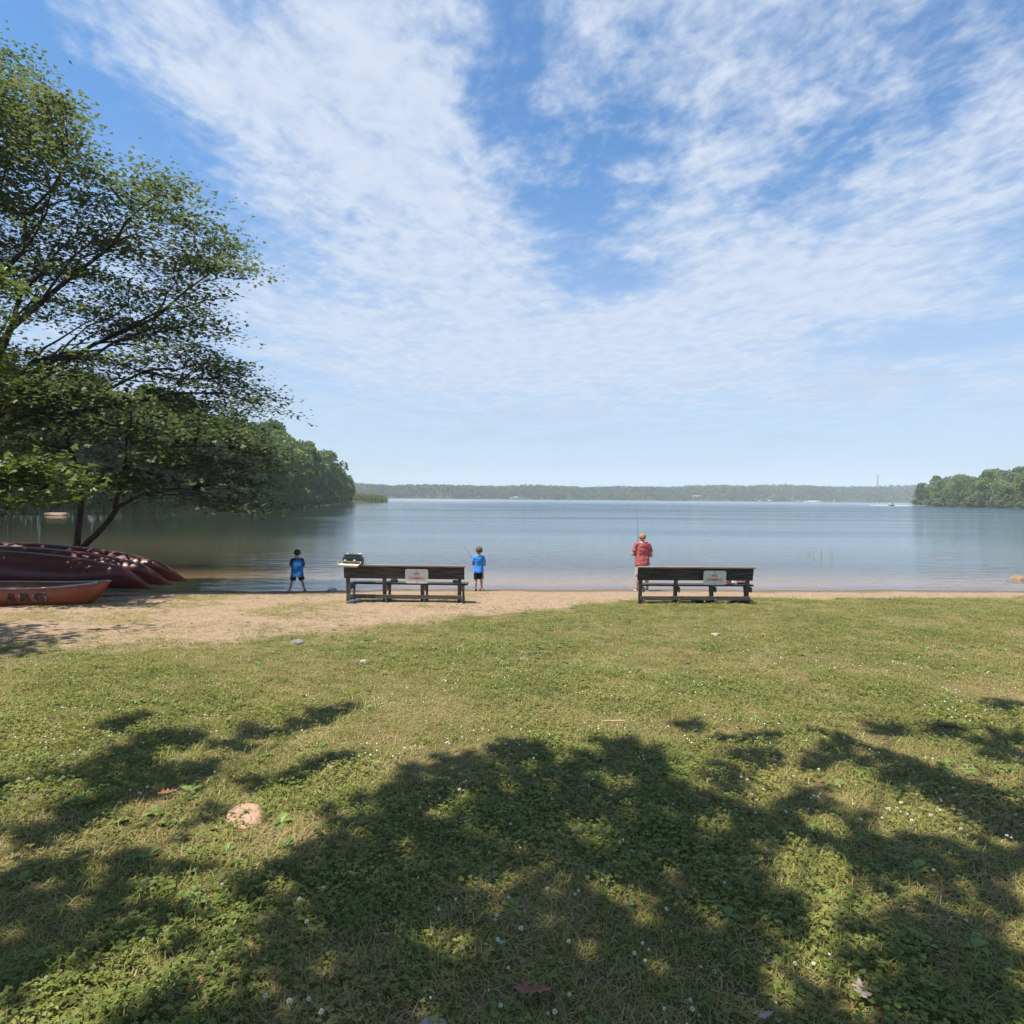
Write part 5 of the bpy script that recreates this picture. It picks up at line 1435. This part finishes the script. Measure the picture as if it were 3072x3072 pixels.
DIST = np.interp(LY, [1.5, 3, 5, 8, 12, 17], [1.0, .95, .70, .45, .30, .22])
lawn = np.clip(1 - SAND * 1.25, 0, 1) * (1 - .75 * WORN)
fade = np.clip(1 - SAND * 1.02 + .45 * fnoise(LX, LY, 2.6, 9) * (SAND > .05), 0, 1) * (1 - .45 * WORN)
fade = np.where(SAND > .90, np.clip((fnoise(LX, LY, 1.7, 21) + .12) * 2.6, 0, 1.7) * np.clip(-LX / 1.5, 0, 1) * np.clip((17.6 - LY) / 2, 0, 1) + .012, fade)
CL = src_coll('clover_source', [clover_patch(i) for i in range(5)], M['clover_leaf'])
GRS = src_coll('grass_source', [blade_patch(20 + i, 26, .085, .03, .075, .0018, (.25, 1.1)) for i in range(4)], M['grass_blade'])
DRY = src_coll('dry_grass_source', [blade_patch(40 + i, 24, .10, .03, .085, .0018, (.02, .5)) for i in range(4)], M['dry_blade'])
WEED = src_coll('weed_source', [weed_rosette(60, 8, .075, .30), weed_rosette(61, 7, .09, .24), weed_rosette(62, 6, .065, .34), weed_rosette(63, 9, .085, .20)], M['weed_leaf'])
scatter('clover', CL, 185 * DIST * lawn * np.clip(GREEN * 1.5 - .15, .08, 1), .8, 1.25, 1, 'dense white clover leaves covering the lawn')
scatter('grass', GRS, 190 * DIST * fade * np.clip(1.15 - GREEN * .5, .3, 1), .7, 1.35, 2, 'short mown grass between the clover')
scatter('dry_grass', DRY, 150 * DIST * np.clip(fade, 0, 1) * np.clip(1.05 - GREEN * 1.25, .06, 1), .7, 1.3, 3, 'dry straw coloured grass in worn patches of the lawn')
WD = np.clip(fnoise(LX, LY, 1.15, 14) * 2.2 - .55, 0, 1)
scatter('weeds', WEED, (1.2 + 16 * WD) * lawn * np.interp(LY, [1.5, 4, 9, 16], [.8, 1, 1, .7]), .32, .85, 4, 'broad leaved plantain and dandelion rosettes in the lawn')

# white clover flowers: the nearest ones one by one, the many small far ones as one mass
def flower_mesh(seed):
    r = np.random.default_rng(seed)
    bm = bmesh.new()
    c = Vector((0, 0, .058)); hr_ = .0072 * r.uniform(.85, 1.15)
    n_ = 44
    for i in range(n_):
        ph = math.acos(1 - 2 * (i + .5) / n_); th = i * 2.39996
        d = Vector((math.sin(ph) * math.cos(th), math.sin(ph) * math.sin(th), math.cos(ph)))
        if d.z < -.6: continue
        d = (d + Vector((r.normal(0, .12), r.normal(0, .12), .25))).normalized()
        s_ = d.cross(Vector((.1, .2, 1))).normalized() * hr_ * .30; u_ = d.cross(s_).normalized() * hr_ * .22
        a0 = c + d * hr_ * .30; a1 = c + d * hr_ * .78; a2 = c + d * hr_ * r.uniform(.95, 1.25)
        bm.faces.new([bm.verts.new(q_) for q_ in (a0, a1 + s_ + u_, a2, a1 - s_ + u_)])
    nf_ = len(bm.faces)
    tube(bm, [(.004, .003, 0), (.002, 0, .03), (0, 0, .054)], .0011, 4, cap=False)
    me_ = bpy.data.meshes.new('clover_flower'); bm.to_mesh(me_); bm.free()
    me_.materials.append(M['petal_brown' if seed % 4 == 3 else 'petal']); me_.materials.append(M['stem'])
    me_.polygons.foreach_set('material_index', [0 if i < nf_ else 1 for i in range(len(me_.polygons))])
    return me_
M['petal_brown'] = mat_simple('petal_brown', (.30, .25, .17), (.50, .45, .36), .7, .25, 120)
FLW = [flower_mesh(i) for i in range(8)]
fr_ = np.random.default_rng(77)
FX, FY = [], []
while len(FX) < 900:
    y = fr_.uniform(1.95, 10.5); x = fr_.uniform(-.86 * y, .86 * y)
    pn = float(fnoise(np.array([x]), np.array([y]), 1.35, 31)[0])
    pr = np.clip(.22 + .75 * pn + .10 * (x > 0), .02, 1) * np.interp(y, [2, 4, 7, 10.5], [.55, 1, .8, .35])
    if fr_.uniform() < pr and float(sandness(x, y)) < .25:
        k = 1 if fr_.uniform() < .6 else int(fr_.integers(2, 4))
        for _ in range(k):
            FX.append(x + fr_.normal(0, .045 if k > 1 else 0)); FY.append(y + fr_.normal(0, .045 if k > 1 else 0))
FX = np.array(FX); FY = np.array(FY); FZ = ht(FX, FY)
order = np.argsort(FY)
sc_ = fr_.uniform(.6, 1.15, len(FX))
for i in order[:260]:
    o = bpy.data.objects.new('clover_flower', FLW[i % 8]); COL.objects.link(o)
    o.location = (FX[i], FY[i], FZ[i] - .008); o.scale = (sc_[i],) * 3
    o.rotation_euler = (fr_.uniform(-.25, .25), fr_.uniform(-.25, .25), fr_.uniform(0, 6.28))
    tag(o, 'white clover flower head standing in the near lawn', 'flower', 'white clover flowers in the lawn')
V, F = [], []; off = 0
ico = bmesh.new(); bmesh.ops.create_icosphere(ico, subdivisions=1, radius=1.0)
iv = np.array([v_.co[:] for v_ in ico.verts]); if_ = np.array([[v_.index for v_ in f_.verts] for f_ in ico.faces]); ico.free()
rest = order[260:]
v, f, va = stamp(iv, if_, np.stack([FX[rest], FY[rest], FZ[rest] + .048], 1), rand_rot(len(rest)), .0062 * sc_[rest])
o = link('clover_flowers', mesh_np('clover_flowers', v, f, va), M['petal']); tag(o, 'white clover flowers scattered over the farther lawn', None, None, 'stuff')

# ------------------------------------------------------------------ reeds and marsh grass
def reed_bed(name, pts, h0, h1, w, label, mat='reed'):
    n = len(pts); r = rng
    az = r.uniform(0, 6.28, n); ln = r.uniform(.02, .22, n); h = r.uniform(h0, h1, n)
    b = np.stack([pts[:, 0], pts[:, 1], ht(pts[:, 0], pts[:, 1]) - .05], 1)
    b[:, 2] = np.maximum(b[:, 2], -.1)
    tpd = np.stack([np.cos(az) * ln * h, np.sin(az) * ln * h, h], 1)
    aa = r.uniform(0, 3.14, n); sd = np.stack([np.cos(aa), np.sin(aa), 0 * aa], 1) * w * r.uniform(.6, 1.3, (n, 1))
    m1 = b + tpd * np.array([.35, .35, .55])
    V = np.stack([b - sd, b + sd, m1 + sd * .8, m1 - sd * .8, b + tpd + sd * .1, b + tpd - sd * .1], 1).reshape(-1, 3)
    base = (np.arange(n) * 6)[:, None]
    F = np.concatenate([base + np.array([[0, 1, 2, 3]]), base + np.array([[3, 2, 4, 5]])])
    o = link(name, mesh_np(name, V, F, np.repeat(r.uniform(0, 1, n), 6)), M[mat])
    return tag(o, label, None, None, 'stuff')
p = np.stack([rng.uniform(-88, -68.5, 2600), rng.uniform(326, 350, 2600)], 1)
reed_bed('reeds', p, 2.2, 4.2, .12, 'pale green reed bed on the tip of the left shore')
yy = rng.uniform(78, 125, 2600); p = np.stack([interp(yy, LEFT) + rng.uniform(-2.5, 1.2, 2600), yy], 1)
reed_bed('marsh_grass', p, .5, 1.3, .05, 'yellow green marsh grass along the near end of the left shore')
p = np.stack([rng.normal(15.2, .7, 12), rng.normal(32, .7, 12)], 1)
reed_bed('water_reeds', p, .35, .7, .007, 'few thin reed stems standing in the shallow water')

# ------------------------------------------------------------------ along the far shore
def motor_boat(x, y, rz, L, label):
    t = empty('motor_boat', (x, y, .05), rz, label, 'boat', 'white boats along the far shore')
    bm, g0, g1 = hull_mesh(L, L * .34, L * .16, L * .03, pw=3, n=15, m_=9)
    h_ = obj_bm('hull', bm, M['boat_white'], t, True)
    box('deck', (0, 0, L * .15), (L * .82, L * .26, .12), M['boat_white'], t, .02)
    box('cabin', (-.05 * L, 0, L * .22), (L * .34, L * .22, L * .12), M['boat_white'], t, .05)
    box('windscreen', (.10 * L, 0, L * .30), (L * .06, L * .20, L * .07), M['glass_dark'], t, .01)
    return t
def pontoon(x, y, rz, L, label):
    t = empty('dock', (x, y, .0), rz, label, 'dock', 'white docks on the far shore')
    box('deck', (0, 0, .75), (L, 3.0, .35), M['boat_white'], t, .03)
    for i in range(5):
        bm = bmesh.new(); xx = -L / 2 + .6 + i * (L - 1.2) / 4
        tube(bm, [(xx, -1.3, -1.5), (xx, -1.3, 1.6)], .16, 8); obj_bm('pile', bm, M['roof_grey'], t)
    return t
def sail_boat(x, y, label):
    t = empty('sailing_boat', (x, y, .05), R(25), label, 'boat')
    bm, g0, g1 = hull_mesh(8, 2.5, 1.1, .3, pw=3, n=15, m_=9); obj_bm('hull', bm, M['boat_white'], t, True)
    bm = bmesh.new(); tube(bm, [(0, 0, .4), (0, 0, 11)], .09, 6); obj_bm('mast', bm, M['boat_white'], t)
    bm = bmesh.new(); f_ = [bm.verts.new(q) for q in ((.1, 0, 1.4), (-3.3, .3, 1.5), (-1.4, .35, 5), (.1, 0, 10.4))]; bm.faces.new(f_)
    o_ = obj_bm('sail', bm, M['boat_white'], t); s_ = o_.modifiers.new('s', 'SOLIDIFY'); s_.thickness = .03
    return t
def house(x, y, rz, w, d, h, label):
    t = empty('house', (x, y, gz(x, y) - .2), rz, label, 'house', 'houses among the trees of the far shore')
    box('wall', (0, 0, h / 2), (w, d, h), M['house_wall'], t, .02)
    bm = bmesh.new()
    pr = [(-d * .58, h), (d * .58, h), (0, h + d * .42)]
    a_ = [bm.verts.new((-w * .54, y_, z_)) for y_, z_ in pr]; b_ = [bm.verts.new((w * .54, y_, z_)) for y_, z_ in pr]
    bm.faces.new(a_[::-1]); bm.faces.new(b_)
    for k in range(3): bm.faces.new((a_[k], a_[(k + 1) % 3], b_[(k + 1) % 3], b_[k]))
    bmesh.ops.recalc_face_normals(bm, faces=list(bm.faces))
    rf = obj_bm('roof', bm, M['roof_grey'], t)
    box('chimney', (w * .3, 0, h + d * .36), (.9, .9, 2.2), M['house_wall'], rf, .02)
    for i in range(4): box('window', (-w * .36 + i * w * .24, -d / 2 - .03, h * .55), (w * .11, .1, h * .32), M['glass_dark'], t, .01)
    return t
def F_(px, back=0.0):          # a point on the far shoreline in the direction px (0..1932 across)
    u = (px - 966) / 1193
    y_ = (1130 + .247 * 233) / (1 - .247 * u)
    return u * y_, y_ + back
x, y = F_(974, -30); motor_boat(x, y, R(4), 22, 'long white boat off the far shore left of the middle')
x, y = F_(1132, -14); pontoon(x, y, R(8), 42, 'long white dock on the far shore in the middle of the lake')
x, y = F_(1309, -10); pontoon(x, y, R(14), 36, 'white dock on the far shore right behind the man')
x, y = F_(1322, 16); house(x, y, R(14), 24, 10, 6, 'low grey roofed house above the dock behind the man')
x, y = F_(1430, -12); motor_boat(x, y, R(20), 12, 'white boat moored at the left of the cluster on the far shore')
x, y = F_(1448, -12); motor_boat(x, y, R(10), 15, 'white boat moored at the right of the cluster on the far shore')
x, y = F_(1456, 14); house(x, y, R(14), 17, 9, 6.5, 'pale house behind the cluster of moored boats')
x, y = F_(1499, -16); motor_boat(x, y, R(60), 10, 'small white boat alone between the cluster and the pale beach')
x, y = F_(1536, 24); house(x, y, R(14), 12, 8, 6, 'small pale house above the pale beach')
x, y = F_(1568, -12); sail_boat(x, y, 'small sailing boat with its mast up at the end of the pale beach')
x, y = F_(1646, -16); motor_boat(x, y, R(75), 8, 'tiny white boat on the far shore near the right point')
# pale strips of beach on the far shore
def strip(name, p0, p1, depth, z, mat):
    x0, y0 = F_(p0, -6); x1, y1 = F_(p1, -6)
    n_ = 12; V = []
    for i in range(n_):
        t_ = i / (n_ - 1); w_ = math.sin(math.pi * min(1, max(0, t_ * .96 + .02))) ** .5
        xx = x0 + (x1 - x0) * t_; yy_ = y0 + (y1 - y0) * t_
        V += [(xx, yy_ - 5 * w_, -.2), (xx, yy_ + depth * .3, z * w_ + .05), (xx, yy_ + depth, z * w_ * 1.5 + .05)]
    F = []
    for i in range(n_ - 1):
        for k in range(2): F.append([3 * i + k, 3 * i + 3 + k, 3 * i + 4 + k, 3 * i + 1 + k])
    o = link(name, mesh_np(name, np.array(V, float), np.array(F)), mat); tag(o, None, None, None, 'structure'); return o
M['far_sand'] = mat_simple('far_sand', (.30, .26, .21), (.38, .33, .27), .9, .1, .05)
strip('beach', 1508, 1562, 14, 2.2, M['far_sand'])
# low sand spit by the right point
V = []
for i in range(14):
    t_ = i / 13; xx = 255 + 26 * t_; yy_ = 452 - 6 * t_; w_ = math.sin(math.pi * (t_ * .9 + .05)) ** .5
    V += [(xx, yy_ - 3 * w_, -.15), (xx, yy_, .55 * w_), (xx, yy_ + 4 * w_, -.15)]
F = [[3 * i + k, 3 * i + 3 + k, 3 * i + 4 + k, 3 * i + 1 + k] for i in range(13) for k in range(2)]
o = link('beach', mesh_np('beach', np.array(V, float), np.array(F)), M['far_sand'], None, True); tag(o, None, None, None, 'structure')
motor_boat(258, 430, R(12), 5.0, 'small boat moored in front of the sand spit at the right point')

# lattice tower beyond the right point
TXY = F_(1728, 150)
tw = empty('radio_tower', (TXY[0], TXY[1], gz(*TXY)), R(20), 'lattice radio tower rising over the woods near the right point', 'tower')
H_ = 62 - gz(*TXY) + 6
bm = bmesh.new()
for k in range(3):
    a = k * 2.094; tube(bm, [(math.cos(a) * 3.2, math.sin(a) * 3.2, 0), (math.cos(a) * 1.1, math.sin(a) * 1.1, H_)], .32, 6)
obj_bm('legs', bm, M['steel'], tw)
bm = bmesh.new()
for i in range(14):
    z0, z1_ = H_ * i / 14, H_ * (i + 1) / 14
    for k in range(3):
        a0, a1 = k * 2.094, (k + 1) * 2.094
        r0_, r1_ = 3.2 - 2.1 * i / 14, 3.2 - 2.1 * (i + 1) / 14
        tube(bm, [(math.cos(a0) * r0_, math.sin(a0) * r0_, z0), (math.cos(a1) * r1_, math.sin(a1) * r1_, z1_)], .16, 4)
        tube(bm, [(math.cos(a0) * r1_, math.sin(a0) * r1_, z1_), (math.cos(a1) * r1_, math.sin(a1) * r1_, z1_)], .14, 4)
obj_bm('lattice', bm, M['steel'], tw)
for k in range(3):
    a = k * 2.094 + .5; box('antenna', (math.cos(a) * 2.0, math.sin(a) * 2.0, H_ - 2), (.9, .9, 5), M['boat_white'], tw, .1)

# ------------------------------------------------------------------ haze over the lake
bm = bmesh.new()
add_box(bm, (0, 1150, 38), (4700, 2720, 88))
hz = obj_bm('haze', bm)
m = bpy.data.materials.new('haze'); m.use_nodes = True; m.node_tree.nodes.clear()
gg = G(m.node_tree); out = gg.n('ShaderNodeOutputMaterial')
pvn = gg.n('ShaderNodeVolumePrincipled')
pvn.inputs['Color'].default_value = (.84, .93, 1.0, 1)
pvn.inputs['Density'].default_value = .00021
pvn.inputs['Density Attribute'].default_value = ''
pvn.inputs['Anisotropy'].default_value = .0
gg.nt.links.new(pvn.outputs[0], out.inputs['Volume'])
try: m.cycles.homogeneous_volume = True
except Exception: pass
hz.data.materials.append(m)
tag(hz, 'thin pale summer haze over the lake', None, None, 'stuff')

# ------------------------------------------------------------------ bits of twig, leaf and pebble on the beach
n = 1700
bx_ = rng.uniform(-13, 14, n); by_ = rng.uniform(8.5, 19.6, n)
ok = (sandness(bx_, by_) > .45) & (by_ < interp(bx_, SHORE) - .05)
bx_, by_ = bx_[ok], by_[ok]; n = len(bx_)
chip = np.array([(-.5, -.12, 0), (.2, -.2, .08), (.5, .05, .02), (.1, .2, .10), (-.4, .15, .05)])
v, f, va = stamp(chip, np.array([[0, 1, 2, 3, 4]]), np.stack([bx_, by_, ht(bx_, by_) + .006], 1), rand_rot(n, .25), rng.uniform(.02, .075, n))
M['litter'] = mat_leaf('litter', [(.045, .030, .020), (.09, .062, .040), (.20, .155, .11)], .05, .8, .2, 3.0)
o = link('beach_litter', mesh_np('beach_litter', v, f, va), M['litter']); tag(o, 'dark scraps of twig and leaf strewn over the sand', None, None, 'stuff')
